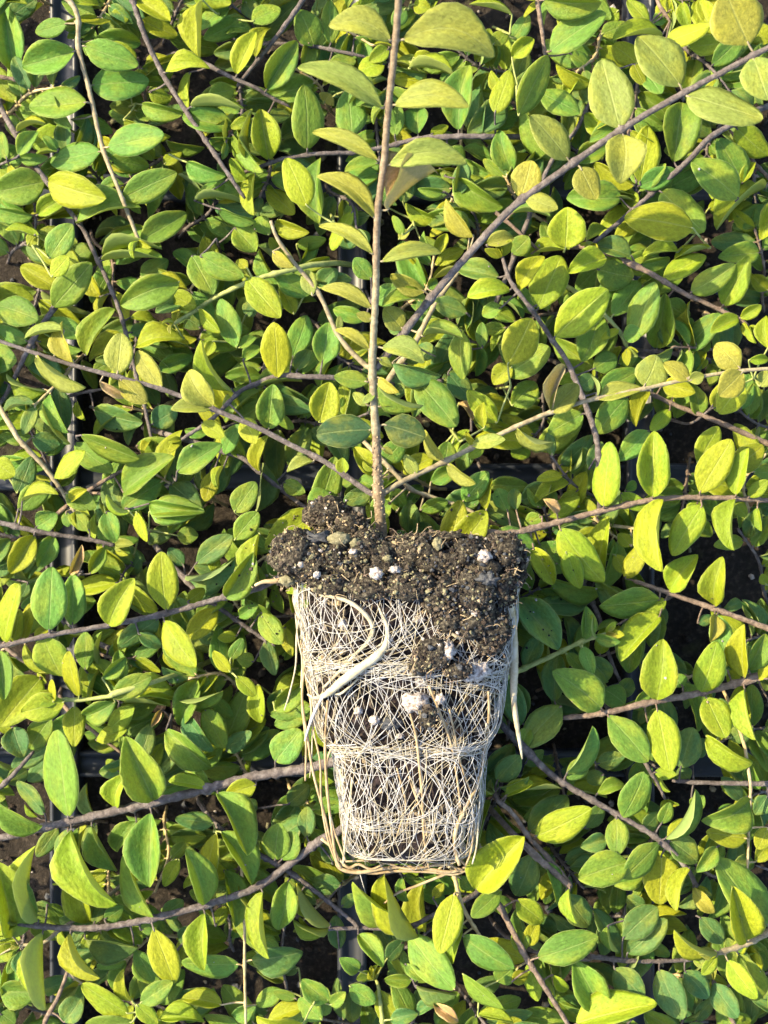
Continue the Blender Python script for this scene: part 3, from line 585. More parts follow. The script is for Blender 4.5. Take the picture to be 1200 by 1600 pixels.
ICO = None
def ico():
    global ICO
    if ICO is None:
        t = (1 + 5 ** .5) / 2
        v = np.array([(-1, t, 0), (1, t, 0), (-1, -t, 0), (1, -t, 0), (0, -1, t), (0, 1, t), (0, -1, -t), (0, 1, -t), (t, 0, -1), (t, 0, 1), (-t, 0, -1), (-t, 0, 1)], float)
        v /= np.linalg.norm(v[0])
        f = [(0, 11, 5), (0, 5, 1), (0, 1, 7), (0, 7, 10), (0, 10, 11), (1, 5, 9), (5, 11, 4), (11, 10, 2), (10, 7, 6), (7, 1, 8), (3, 9, 4), (3, 4, 2), (3, 2, 6), (3, 6, 8), (3, 8, 9), (4, 9, 5), (2, 4, 11), (6, 2, 10), (8, 6, 7), (9, 8, 1)]
        ICO = (v, f)
    return ICO
def crumb(mb, c, r, mi, flat=1.0):
    v, f = ico()
    s = rng.uniform(.55, 1.35, 3) * r
    q = rng.normal(size=4); q /= np.linalg.norm(q)
    R = np.array(Quaternion(q.tolist()).to_matrix())
    w = (v * rng.uniform(.7, 1.25, (12, 1)) * s) @ R.T
    w[:, 2] *= flat
    mb.add(w + np.array(c), f, mi)
mb = MB()
for i in range(5200):
    x, y = rng.uniform(-.12, .12), rng.uniform(-.14, .14)
    h = 0.0016 * noise.fractal(Vector((x * 90, y * 90, 1)), 1.0, 2.0, 5) + 0.0012 * noise.noise(Vector((x * 30, y * 30, 4)))
    crumb(mb, (x, y, h), abs(rng.normal()) * .00035 + .00022, int(rng.choice(6, p=[.50, .26, .06, .06, .05, .07])))
mb.build('soil_grains', [M['peat'], M['peat_mid'], M['algae'], M['tan'], M['perlite'], M['char']], smooth=False, kind='stuff', label='dark crumbs and pale grit lying on the potting soil')

tray = empty('plug_tray', (0, 0, 0))
tag(tray, 'blue black plastic plug tray with soil filled cells beneath all the leaves', 'plant tray')
def rib(x0, y0, x1, y1, w, z, vert):
    mb = MB(); N = 40
    prof = [(-.5, -.012), (-.5, z - .0012), (-.46, z - .0003), (-.38, z), (-.30, z - .0002), (-.24, z - .0011), (.24, z - .0011), (.30, z - .0002), (.38, z), (.46, z - .0003), (.5, z - .0012), (.5, -.012)]
    V = []; F = []
    for i in range(N + 1):
        t = i / N
        for (o, zz) in prof:
            if vert: V.append((x0 + o * w, y0 + (y1 - y0) * t, zz))
            else: V.append((x0 + (x1 - x0) * t, y0 + o * w, zz))
    k = len(prof)
    for i in range(N):
        for j in range(k - 1): F.append((i * k + j, i * k + j + 1, (i + 1) * k + j + 1, (i + 1) * k + j))
    mb.add(V, F); return mb.build('cell_rim', M['plastic'], tray)
for i, px in enumerate((-350, 100, 550, 1000, 1450)):
    c = P(px, 0, .004); rib(c.x, .16, c.x, -.16, .0062, .0046 + .0001 * i, True)
for i, py in enumerate((-170, 290, 745, 1195, 1640)):
    c = P(0, py, .004); rib(-.13, c.y, .13, c.y, .0058, .0030 + .0001 * i, False)

# ---------------------------------------------------------------- background shoots
LV = []
for (ox, oy), txt in TR.items():
    sc = 2.667 if (ox, oy) == (400, 770) else 3.0
    for ent in txt.replace('\n', ';').split(';'):
        if not ent.strip(): continue
        a = ent.split(); bx, by, tx, ty, w = [float(q) / sc for q in a[:5]]
        c, l = a[5][0], int(a[5][1:])
        LV.append(dict(b=(bx + ox, by + oy), t=(tx + ox, ty + oy), w=w, c=c, l=l))

def px_spline(pts, step=6):
    return [(p.x, p.y, p.z) for p in spline([(a, b, c) for a, b, c in pts], step=step)]
STEMS = []
for (s, r, l, bark, label, tip) in ST:
    pts = [tuple(map(float, q.split())) for q in s.split('|')]
    n = len(pts); z0 = lev(l) * 1000
    p3 = []
    for i, (x, y) in enumerate(pts):
        p3.append((x, y, z0 + 1.2 * math.sin(i * 1.3 + l)))
    STEMS.append(dict(path=px_spline(p3), r=r, l=l, bark=bark, label=label, tip=tip, leaves=[], inside=-5 < pts[0][0] < 1205 and -5 < pts[0][1] < 1605))
def nearest(paths, x, y):
    best = (1e9, None, None)
    for k, pth in enumerate(paths):
        for i, p in enumerate(pth):
            d = (p[0] - x) ** 2 + (p[1] - y) ** 2
            if d < best[0]: best = (d, k, i)
    return math.sqrt(best[0]), best[1], best[2]
paths = [s['path'] for s in STEMS]
orph = []
for L in LV:
    d, k, i = nearest(paths, *L['b'])
    if d < 42: STEMS[k]['leaves'].append((L, i))
    else: orph.append(L)

def finish_leaf(rnd, root, L, zb):
    """zb: height of the petiole end"""
    (bx, by), (tx, ty) = L['b'], L['t']
    ln = math.hypot(tx - bx, ty - by) * S
    zt = lev(L['l']) + rnd.uniform(-.0012, .0012)
    zt = zb + max(-.38 * ln, min(.38 * ln, zt - zb))
    return put_leaf(root, P(bx, by, zb), P(tx, ty, zt), L['w'] * S, L['c'], rnd)

def build_shoot(path, r, bark, label, leaves, group=None, inside=True, seed=0, name='leafy_shoot', sides=7):
    """path in (px, px, mm); leaves [(leaf dict, index on path)]"""
    rnd = random.Random(seed)
    W = [P(x, y, z / 1000) for x, y, z in path]
    if inside:      # bend down into the soil at the rooted end
        d = (W[0] - W[min(6, len(W) - 1)]); d.z = 0
        d = d.normalized() if d.length > 1e-6 else Vector((1, 0, 0))
        h = W[0].z
        ext = [W[0] + d * (h * .55 * math.sin(t)) + Vector((0, 0, -(h + .002) * (1 - math.cos(t)))) for t in (0.35, .7, 1.05, 1.35, 1.57)]
        W = ext[::-1] + W
        off = len(ext)
    else: off = 0
    n = len(W); rad = []
    nodes = {i + off for _, i in leaves}
    for i in range(n):
        t = i / max(1, n - 1); q = r * S * 1.22 * (1.08 - .38 * t)
        if any(abs(i - k) < 1 for k in nodes): q *= 1.28
        rad.append(q * (1 + .07 * math.sin(i * 1.7 + seed) + rnd.uniform(-.05, .05)))
    if inside is False: pass
    rad[-1] *= .6
    jit = [w + Vector((rnd.uniform(-1, 1), rnd.uniform(-1, 1), 0)) * r * S * .10 for w in W]
    root = empty(name, (W[0].x, W[0].y, 0))
    tag(root, label, 'plant shoot', group)
    mb = MB(); tube(mb, jit, rad, sides)
    todo = []
    for L, i in leaves:
        s = W[i + off]; lz = lev(L['l'])
        B2 = P(*L['b'], s.z)
        d = (B2 - s).length
        zb = s.z + max(-.6 * d - .0008, min(.6 * d + .0008, lz - s.z))
        B = P(*L['b'], zb)
        tipd = (P(*L['t'], zb) - B).normalized()
        mid = (s + B) * .5 + Vector((0, 0, -.15 * d))
        if d > r * S * .6:
            tw = spline([s, mid, B, B + tipd * .0005], n=4)
            tube(mb, tw, [.00022 - .00008 * k / len(tw) for k in range(len(tw))], 5)
        todo.append((L, zb))
    mb.build('stem', M[bark], root)
    for L, zb in todo: finish_leaf(rnd, root, L, zb)
    return root

for k, s in enumerate(STEMS):
    # young tips get a tuft of small pale leaves
    if s['tip']:
        x, y, z = s['path'][-1]; x0, y0, _ = s['path'][-5]
        a = math.atan2(y - y0, x - x0); rr = random.Random(k)
        for q in range(2 + s['tip']):
            b = a + (-1) ** q * rr.uniform(.25, .75) + (0 if q < 2 else rr.uniform(-.3, .3)); ln = rr.uniform(14, 30)
            s['leaves'].append((dict(b=(x, y), t=(x + ln * math.cos(b), y + ln * math.sin(b)), w=ln * rr.uniform(.38, .55), c=rr.choice('yyp'), l=s['l'] + 1), len(s['path']) - 1))
    build_shoot(s['path'], s['r'], s['bark'], s['label'], s['leaves'], None, s['inside'], seed=k)

USED = {}
def place_words(x, y):
    c = sorted(LAND, key=lambda q: (q[0] - x) ** 2 + (q[1] - y) ** 2)
    dx, dy = x - c[0][0], y - c[0][1]
    if abs(dx) > 1.6 * abs(dy): w = 'right of' if dx > 0 else 'left of'
    elif abs(dy) > 1.6 * abs(dx): w = 'below' if dy > 0 else 'above'
    else: w = ('lower' if dy > 0 else 'upper') + (' right of' if dx > 0 else ' left of')
    return w + ' ' + c[0][2], c[1][2], c[2][2]
def unique(kinds, x, y):
    w, other, third = place_words(x, y)
    for cand in (f'{kinds} {w}', f'{kinds} {w} toward {other}', f'{kinds} {w} toward {third}'):
        if len(cand.split()) <= 16 and cand not in USED:
            USED[cand] = 1; return cand
    return ' '.join(f'{kinds} {w} toward {other}'.split()[:16])

# leaves whose stems are hidden: gather them on short shoots rising between the long stems
clusters = []
for L in sorted(orph, key=lambda q: q['l']):
    for c in clusters:
        if math.hypot(c['x'] - L['b'][0], c['y'] - L['b'][1]) < 72 and len(c['ls']) < 12:
            c['ls'].append(L); n = len(c['ls'])
            c['x'] += (L['b'][0] - c['x']) / n; c['y'] += (L['b'][1] - c['y']) / n; break
    else: clusters.append(dict(x=L['b'][0], y=L['b'][1], ls=[L]))
for k, c in enumerate(clusters):
    rr = random.Random(900 + k); n = len(c['ls'])
    lo = min(l['l'] for l in c['ls']); hi = max(l['l'] for l in c['ls'])
    a = rr.uniform(0, 6.28); zt = lev(hi) * 1000 - 2; R = rr.uniform(18, 30)
    pth = px_spline([(c['x'] + R * math.cos(a), c['y'] + R * math.sin(a), 0), (c['x'] + R * .6 * math.cos(a), c['y'] + R * .6 * math.sin(a), zt * .45), (c['x'], c['y'], zt * .85), (c['x'] - 6 * math.cos(a), c['y'] - 6 * math.sin(a), zt)], step=4)
    ls = []
    for L in c['ls']:
        want = lev(L['l']) * 1000
        i = min(range(len(pth)), key=lambda j: abs(pth[j][2] - (want - 1.5)) + .05 * math.hypot(pth[j][0] - L['b'][0], pth[j][1] - L['b'][1]))
        ls.append((L, i))
    cols = [l['c'] for l in c['ls']]
    tone = 'bright yellow green' if cols.count('y') * 2 > n else ('dark blue green' if cols.count('b') * 2 > n else 'mid green')
    size = 'single' if n == 1 else ('sparse' if n < 4 else 'full')
    lab = unique(f'{size} {tone} ' + ('leaf on a hidden stalk' if n == 1 else 'leaf cluster'), c['x'], c['y'])
    build_shoot(pth, 2.0, 'green_stem' if 'y' in cols else 'bark', lab, ls, inside=False, seed=500 + k, sides=5)

# understory: low shoots filling in below, and the canopy going on beyond the frame
def in_gap(x, y, k=1.0): return any((x - a) ** 2 + (y - b) ** 2 < (k * r) ** 2 for a, b, r in GAPS)
pts = []
rr = random.Random(5); tries = 0
while tries < 5000:
    tries += 1
    x, y = rr.uniform(-190, 1350), rr.uniform(-140, 1740)
    off = x < -20 or x > 1220 or y < -20 or y > 1620
    if all((x - a) ** 2 + (y - b) ** 2 > ((101 if not off else 140) ** 2) for a, b in pts): pts.append((x, y))
for k, (x, y) in enumerate(pts):
    off = x < -45 or x > 1245 or y < -45 or y > 1645
    a = rr.uniform(0, 6.28); D = rr.uniform(85, 140); top = rr.uniform(4.8, 7.0) if not off else rr.uniform(6.5, 9.5)
    if off: D *= 1.15
    cx, cy = x - .5 * D * math.cos(a), y - .5 * D * math.sin(a); bend = rr.uniform(-20, 20)
    zt = lev(top) * 1000
    pth = px_spline([(cx, cy, 0), (cx + D * .2 * math.cos(a), cy + D * .2 * math.sin(a), zt * .5), (cx + D * .55 * math.cos(a) - bend * math.sin(a), cy + D * .55 * math.sin(a) + bend * math.cos(a), zt * .85), (cx + D * math.cos(a), cy + D * math.sin(a), zt)], step=5)
    ls = []; N = rr.choice((7, 8, 8, 9)) if not off else rr.choice((7, 8))
    for q in range(N):
        t = .16 + .82 * q / (N - 1); i = min(len(pth) - 1, int(t * (len(pth) - 1)))
        px_, py_, z = pth[i]; j = max(0, i - 3); d = math.atan2(pth[i][1] - pth[j][1], pth[i][0] - pth[j][0])
        ln0 = rr.uniform(48, 80) * (1 if q < N - 1 else .6); tw = rr.uniform(-.5, .5)
        for sgn in (-1, 1):
            if rr.random() < .10: continue
            b = d + sgn * (rr.uniform(.9, 1.45) if q < N - 1 else .45) + tw * .3; ln = ln0 * rr.uniform(.85, 1.12)
            bx, by = px_ + 4 * math.cos(b), py_ + 4 * math.sin(b); tx, ty = bx + ln * math.cos(b), by + ln * math.sin(b)
            mx, my = (bx + tx) / 2, (by + ty) / 2
            if in_gap(mx, my, 1.05) or in_gap(tx, ty, .8): continue
            if off and -10 < tx < 1210 and -10 < ty < 1610: continue
            l = (z / 1000 - .0035) / .0037 + rr.uniform(-.6, .5)
            w = ln * rr.choice((.46, .5, .54, .58, .36, .42))
            c = rr.choice('gggbbbby' if z < 16 else 'ggggyybb')
            ls.append((dict(b=(bx, by), t=(tx, ty), w=w, c=c, l=l), i))
    if len(ls) < 2: continue
    if off:
        e = 'left' if x < -45 else 'right' if x > 1245 else 'top' if y < -45 else 'bottom'
        lab = unique(f'shoot past the {e} edge,', x, y); g = f'shoots past the {e} edge'
    else:
        lab = unique('low shaded shoot', x, y); g = 'low shoots in the understory'
    build_shoot(pth, 2.2, rr.choice(('bark', 'bark', 'bark_red', 'straw')), lab, ls, g, inside=False, seed=2000 + k, sides=5)
print('shoots', len(STEMS), 'clusters', len(clusters), 'fill', len(pts), 'leaves traced', len(LV), 'orphans', len(orph))
# ---------------------------------------------------------------- the pulled-up seedling with its root ball
DZ = -7.0
seed = empty('plug_seedling', P(600, 1100, .03))
tag(seed, 'pulled up seedling with soil crust and white netted root ball, lying on the leaves', 'seedling')
rs = random.Random(77)
def mm_path(s, step=6):
    return px_spline([tuple(map(float, q.split())) for q in s.split('|')], step)
def stem_mesh(name, path, r0, r1, mats, taper=1.0, nodes=(), sides=10):
    W = [P(x, y, (z + DZ) / 1000) for x, y, z in path]; n = len(W); rad = []
    for i in range(n):
        t = i / (n - 1); q = (r0 + (r1 - r0) * t ** taper) * S
        for k in nodes:
            q *= 1 + .30 * math.exp(-((i - k) / .9) ** 2)
        rad.append(q * (1 + rs.uniform(-.05, .05)))
    W = [w + Vector((rs.uniform(-1, 1), rs.uniform(-1, 1), 0)) * r0 * S * .05 for w in W]
    mb = MB(); tube(mb, W, rad, sides)
    return mb, W
def seed_leaves(txtmap, path, mb, parent, stemr, zoff=.0):
    for (ox, oy), txt in txtmap.items():
        for ent in txt.replace('\n', ';').split(';'):
            a = ent.split()
            if not a: continue
            bx, by, tx, ty, w = [float(q) / 3 for q in a[:5]]
            bx += ox; tx += ox; by += oy; ty += oy
            yield bx, by, tx, ty, w, a[5]
def emit_leaf(path, mb, parent, d):
    bx, by, tx, ty, w, c = d
    dist, _, i = nearest([path], bx, by)
    z = (path[i][2] + DZ) / 1000
    B = P(bx, by, z + .0003); ln = math.hypot(tx - bx, ty - by) * S
    T = P(tx, ty, z + rs.uniform(-.10, .28) * ln)
    s = P(path[i][0], path[i][1], z); m = (s + B) / 2 + Vector((0, 0, -.0002))
    tube(mb, spline([s, m, B, B + (T - B).normalized() * .0006], n=3), .00018, 6)
    style = 'fold' if w / math.hypot(tx - bx, ty - by) < .42 else None
    if parent is seed and c == 'p' and ln > .006: style = 1 if tx > bx else -1
    c2 = {'k': 'k', 'd': 'd', 'b': 'b'}.get(c, c)
    return put_leaf(parent, B, T, w * S, c2, rs, style, rs.uniform(-.2, .2) if style in (1, -1) else None)
main = mm_path(MAIN)
SL = list(seed_leaves(SEED, None, None, None, 0))
nodes = [nearest([main], d[0], d[1])[2] for d in SL]
# woody foot, pale middle, brown tip: three lengths of one stem are materials on one tube
W = [P(x, y, (z + DZ) / 1000) for x, y, z in main]; n = len(W); rad = []
for i, (x, y, z) in enumerate(main):
    q = 9.0 - 3.8 * min(1, (868 - y) / 260) if y > 608 else 5.2 - .6 * (608 - y) / 608
    for k in set(nodes): q *= 1 + .10 * math.exp(-((i - k) / 1.0) ** 2)
    for kk in (771, 577): q *= 1 + .22 * math.exp(-((y - kk) / 12) ** 2)
    rad.append(q * S * (1 + rs.uniform(-.06, .06)))
W = [w + Vector((rs.uniform(-1, 1), rs.uniform(-1, 1), 0)) * S * .5 for w in W]
mb = MB(); tube(mb, W, rad, 12)
for j, (_, y, _) in enumerate(main[:-1]):
    mi = 0 if y > 685 else (1 if y > 420 else 2)
    for q in range(12): mb.mi[j * 12 + q] = mi
base_n = len(mb.f)
for d in SL: emit_leaf(main, mb, seed, d)
for i in range(base_n, len(mb.f)): mb.mi[i] = 1
# lenticels / corky bumps on the woody foot
for i in range(150):
    k = rs.randrange(2, 30); a = rs.uniform(0, 3.14); c = W[k] + Vector((math.cos(a) * rad[k], rs.uniform(-.0004, .0004), math.sin(a) * rad[k] * .97))
    crumb(mb, c, rs.uniform(.00010, .00026), rs.choice((0, 3, 3)))
mb.build('stem', [M['bark_tan'], M['bark_pale'], M['bark_tan'], M['tan']], seed)
BL = list(seed_leaves(SB, None, None, None, 0))
bpaths = [mm_path(b[0]) for b in BR]
own = [nearest(bpaths, d[0], d[1])[1] for d in BL]
for k, (s, r, bark, lab) in enumerate(BR):
    mine = [d for d, o in zip(BL, own) if o == k]
    nd = sorted({nearest([bpaths[k]], d[0], d[1])[2] for d in mine})
    mb, _ = stem_mesh('branch', bpaths[k], r, r * .62, None, 1, nd)
    br = mb.build('branch', M[bark], seed, label=lab)
    # leaves are sub-parts of their branch
    mb2 = MB()
    for d in mine:
        o = emit_leaf(bpaths[k], mb2, br, d)
        o.matrix_parent_inverse = Matrix.Identity(4)
    if mb2.f: 
        pt = mb2.build('petiole', M['bark_pale'], None); pt.parent = br; pt['kind'] = 'stuff'

# ---- root ball
ZC = .0400
PROF = [(900, 466, 802), (960, 474, 798), (1020, 484, 790), (1060, 490, 782), (1080, 492, 779), (1120, 500, 772), (1146, 510, 762), (1166, 525, 752), (1200, 532, 750), (1260, 540, 743), (1310, 545, 737), (1322, 548, 733), (1350, 585, 695)]
def prof(py):
    for i in range(len(PROF) - 1):
        a, b = PROF[i], PROF[i + 1]
        if py <= b[0] or i == len(PROF) - 2:
            t = (py - a[0]) / (b[0] - a[0]); return a[1] + (b[1] - a[1]) * t, a[2] + (b[2] - a[2]) * t
EXP = 3.4
def zc_at(py): return ZC - .004 * (py - 900) / 450
def ball(th, py, off=0.0):
    l, r = prof(py); zc = zc_at(py); L = P(l, py, zc); R = P(r, py, zc)
    a = (R.x - L.x) / 2; b = a * .70; cx = (L.x + R.x) / 2
    bulge = 1 + .075 * math.sin((py - 940) / 115 * math.pi) if py < 1180 else 1 + .06 * math.sin((py - 1180) / 150 * math.pi)
    b *= bulge
    a *= 1 + .03 * noise.noise(Vector((7.7 * (1 if math.cos(th) > 0 else -1), 3.1, py / 42)))
    lum = .0007 * noise.noise(Vector((math.cos(th) * 2.5, math.sin(th) * 2.5, py / 48)))
    c, s = math.cos(th), math.sin(th)
    x = math.copysign(abs(c) ** (2 / EXP), c) * (a + off); z = math.copysign(abs(s) ** (2 / EXP), s) * (b + off + lum)
    return Vector((cx + x, L.y, zc + z))
def face_z(px, py):
    """height of the front of the root ball seen at this photo point"""
    z = ZC + .012
    for _ in range(3):
        p = P(px, py, z); l, r = prof(min(1350, max(900, py))); zc = zc_at(py); L = P(l, py, zc); R = P(r, py, zc)
        a = (R.x - L.x) / 2; b = a * .70; u = abs(p.x - (L.x + R.x) / 2) / a
        z = zc + b * max(0, 1 - min(1, u) ** EXP) ** (1 / EXP)
    return z
NT_, NY = 110, 90; V = []; F = []
for j in range(NY):
    py = 880 + (1352 - 880) * j / (NY - 1)
    for i in range(NT_):
        th = 2 * math.pi * i / NT_; p = ball(th, max(py, 900), -.0009); p.y = P(600, py, ZC).y
        d = .0016 * noise.fractal(p * 330, 1, 2, 4) - .0006
        q = (p - Vector((p.x * 0 + P(633, py, ZC).x, p.y, zc_at(py)))).normalized() * d
        V.append(tuple(p + q))
F = [(j * NT_ + i, j * NT_ + (i + 1) % NT_, (j + 1) * NT_ + (i + 1) % NT_, (j + 1) * NT_ + i) for j in range(NY - 1) for i in range(NT_)]
F.append(tuple(range(NT_))[::-1]); F.append(tuple((NY - 1) * NT_ + i for i in range(NT_)))
M['ball'] = simple_material('packed_peat', [(0.34, (0.006, 0.004, 0.005)), (0.55, (0.026, 0.018, 0.018)), (0.72, (0.09, 0.066, 0.066))], 420, 0.95, 1.0, 0.0008, 8, second=(190, (0.10, 0.075, 0.085), 0.60))
mb = MB(); mb.add(V, F); mb.build('root_ball_core', M['ball'], seed)
# bits under the net
mb = MB()
for i in range(1500):
    py = rs.uniform(925, 1340); th = rs.uniform(.0, math.pi)
    c = ball(th, py, -.0006)
    crumb(mb, c, abs(rs.gauss(0, .00035)) + .0002, rs.choices((0, 1, 2, 3), (.56, .34, .06, .04))[0])
mb.build('substrate_bits', [M['peat'], M['peat_mid'], M['tan'], M['perlite']], seed, smooth=False, kind='stuff')

# ---- fine root net: many thin arcs crossing on the surface
tabs = {}
def arc_pos(s, py, off):
    """s in -1.25..1.25: signed fraction of the front half perimeter, -1 = left edge, 1 = right edge"""
    if 'c' not in tabs:
        ths = np.linspace(-.6, math.pi + .6, 600)
        a = np.array([(math.copysign(abs(math.cos(t)) ** (2 / EXP), math.cos(t)), .7 * math.copysign(abs(math.sin(t)) ** (2 / EXP), math.sin(t))) for t in ths])
        cum = np.concatenate([[0], np.cumsum(np.linalg.norm(np.diff(a, axis=0), axis=1))])
        i0 = np.argmin(abs(ths)); i1 = np.argmin(abs(ths - math.pi))
        tabs['c'] = (ths, (cum - cum[i0]) / (cum[i1] - cum[i0]))
    ths, f = tabs['c']
    th = float(np.interp((1 - s) / 2, f, ths))
    return ball(th, py, off)
def fine_root(mb, s, y, ang, curv, length, r, off, wob, mi):
    """y in px; ang from +x; steps of 4 px"""
    pts = []; x = s * 250; k = int(length / 5); ph = rs.uniform(0, 6)
    for i in range(k):
        if abs(x) > 300 or y < 905 or y > 1350: break
        l, rr_ = prof(y); W_ = (rr_ - l) / 330
        pts.append(arc_pos(max(-1.22, min(1.22, x / 250 / max(W_, .3))) if abs(x / 250 / W_) < 1.22 else math.copysign(1.22, x), y, off + .00018 * math.sin(i * .7 + ph)))
        a = ang + wob * math.sin(i * .35 + ph); ang += curv * 5
        x += 5 * math.cos(a); y += 5 * math.sin(a)
    if len(pts) > 4: tube(mb, pts, [r * (1 - .35 * i / len(pts)) for i in range(len(pts))], 4, mi, cap=False)
mb = MB()
def net(n, sy, sx, angf, cv=(.005, .014), ln=(110, 330), r=(.000042, .000075), off=(.0002, .0011), wob=.07, mi=(0, 0, 0, 1)):
    for _ in range(n):
        fine_root(mb, rs.uniform(*sx), rs.uniform(*sy), angf(), rs.choice((-1, 1)) * rs.uniform(*cv), rs.uniform(*ln), rs.uniform(*r), rs.uniform(*off), wob, rs.choice(mi))
dg = lambda lo, hi: (lambda: rs.choice((-1, 1)) * math.radians(rs.uniform(lo, hi)) + rs.choice((0, math.pi)))
def family(n, y0, y1, side, dx, flip=False, r=(.000043, .000075), tail=(10, 60), mi=(0, 0, 0, 1), smin=-1.12, smax=1.12):
    """evenly swept arcs that leave one band upright and lie down into the next"""
    for i in range(n):
        s = smin + (smax - smin) * (i + rs.uniform(-.55, .55)) / n
        D = rs.uniform(*dx); ya = y0 + rs.uniform(-8, 10); yb = y1 + rs.uniform(-12, 8); off = rs.uniform(.0002, .0011)
        l, r_ = prof((y0 + y1) / 2); W_ = (r_ - l) / 2 * 1.5
        pts = []; K = 16; ph = rs.uniform(0, 6); wb = rs.uniform(0, 5.0); tl = rs.uniform(*tail)
        for k in range(K + 1):
            t = k / K * math.pi / 2
            u, v = (1 - math.cos(t)), math.sin(t)
            if flip: u, v = math.sin(t), 1 - math.cos(t)
            pts.append((u * D * side + wb * math.sin(k * .55 + ph), ya + (yb - ya) * v))
        if not flip:
            for k in range(1, 5): pts.append((side * (D + tl * k / 4), yb + k * rs.uniform(-1, 1)))
        out = []
        for (x, y) in pts:
            q = s + x / W_
            if abs(q) > 1.2: break
            out.append(arc_pos(q, min(1328, max(905, y)), off + .0002 * math.sin(len(out) * .6 + ph)))
        if len(out) > 4:
            rad_ = rs.uniform(*r); tube(mb, out, [rad_ * (1 - .3 * i_ / len(out)) for i_ in range(len(out))], 4, rs.choice(mi), cap=False)
for side in (-1, 1):
    family(54, 905, 1035, side, (40, 120)); family(22, 905, 1000, side, (60, 150), flip=True)
    family(48, 1022, 1165, side, (40, 130)); family(20, 1035, 1160, side, (50, 140), flip=True)
    family(34, 1150, 1275, side, (30, 120)); family(26, 1160, 1300, side, (50, 130), flip=True)
    family(34, 1245, 1332, side, (20, 70), mi=(0, 1))
net(30, (905, 1330), (-1.1, 1.1), dg(20, 80))
net(34, (1142, 1176), (-1.1, 1.1), dg(0, 24), cv=(.001, .006), ln=(60, 200))             # girdle
net(170, (1262, 1330), (-.95, .95), dg(0, 80), cv=(.004, .02), ln=(30, 100), r=(.000035, .00006), mi=(0, 1))       # felt at the foot
net(230, (910, 1325), (-1.2, -.84), dg(60, 90), cv=(.0, .004), ln=(60, 220), mi=(1, 1, 0))      # felt down the left edge
net(50, (915, 1320), (.90, 1.2), dg(60, 90), cv=(.0, .004), ln=(60, 220))
net(46, (1012, 1048), (-1.1, .0), lambda: math.radians(rs.uniform(-38, -12)), cv=(.0, .005), ln=(60, 150), mi=(1, 0))
net(36, (1035, 1066), (-.2, .8), lambda: math.radians(rs.uniform(-10, 22)), cv=(.0, .005), ln=(60, 170))
mb.build('fine_roots', [M['root_white'], M['root_cream']], seed, kind='stuff', label='net of fine white roots wrapped around the dark root ball')

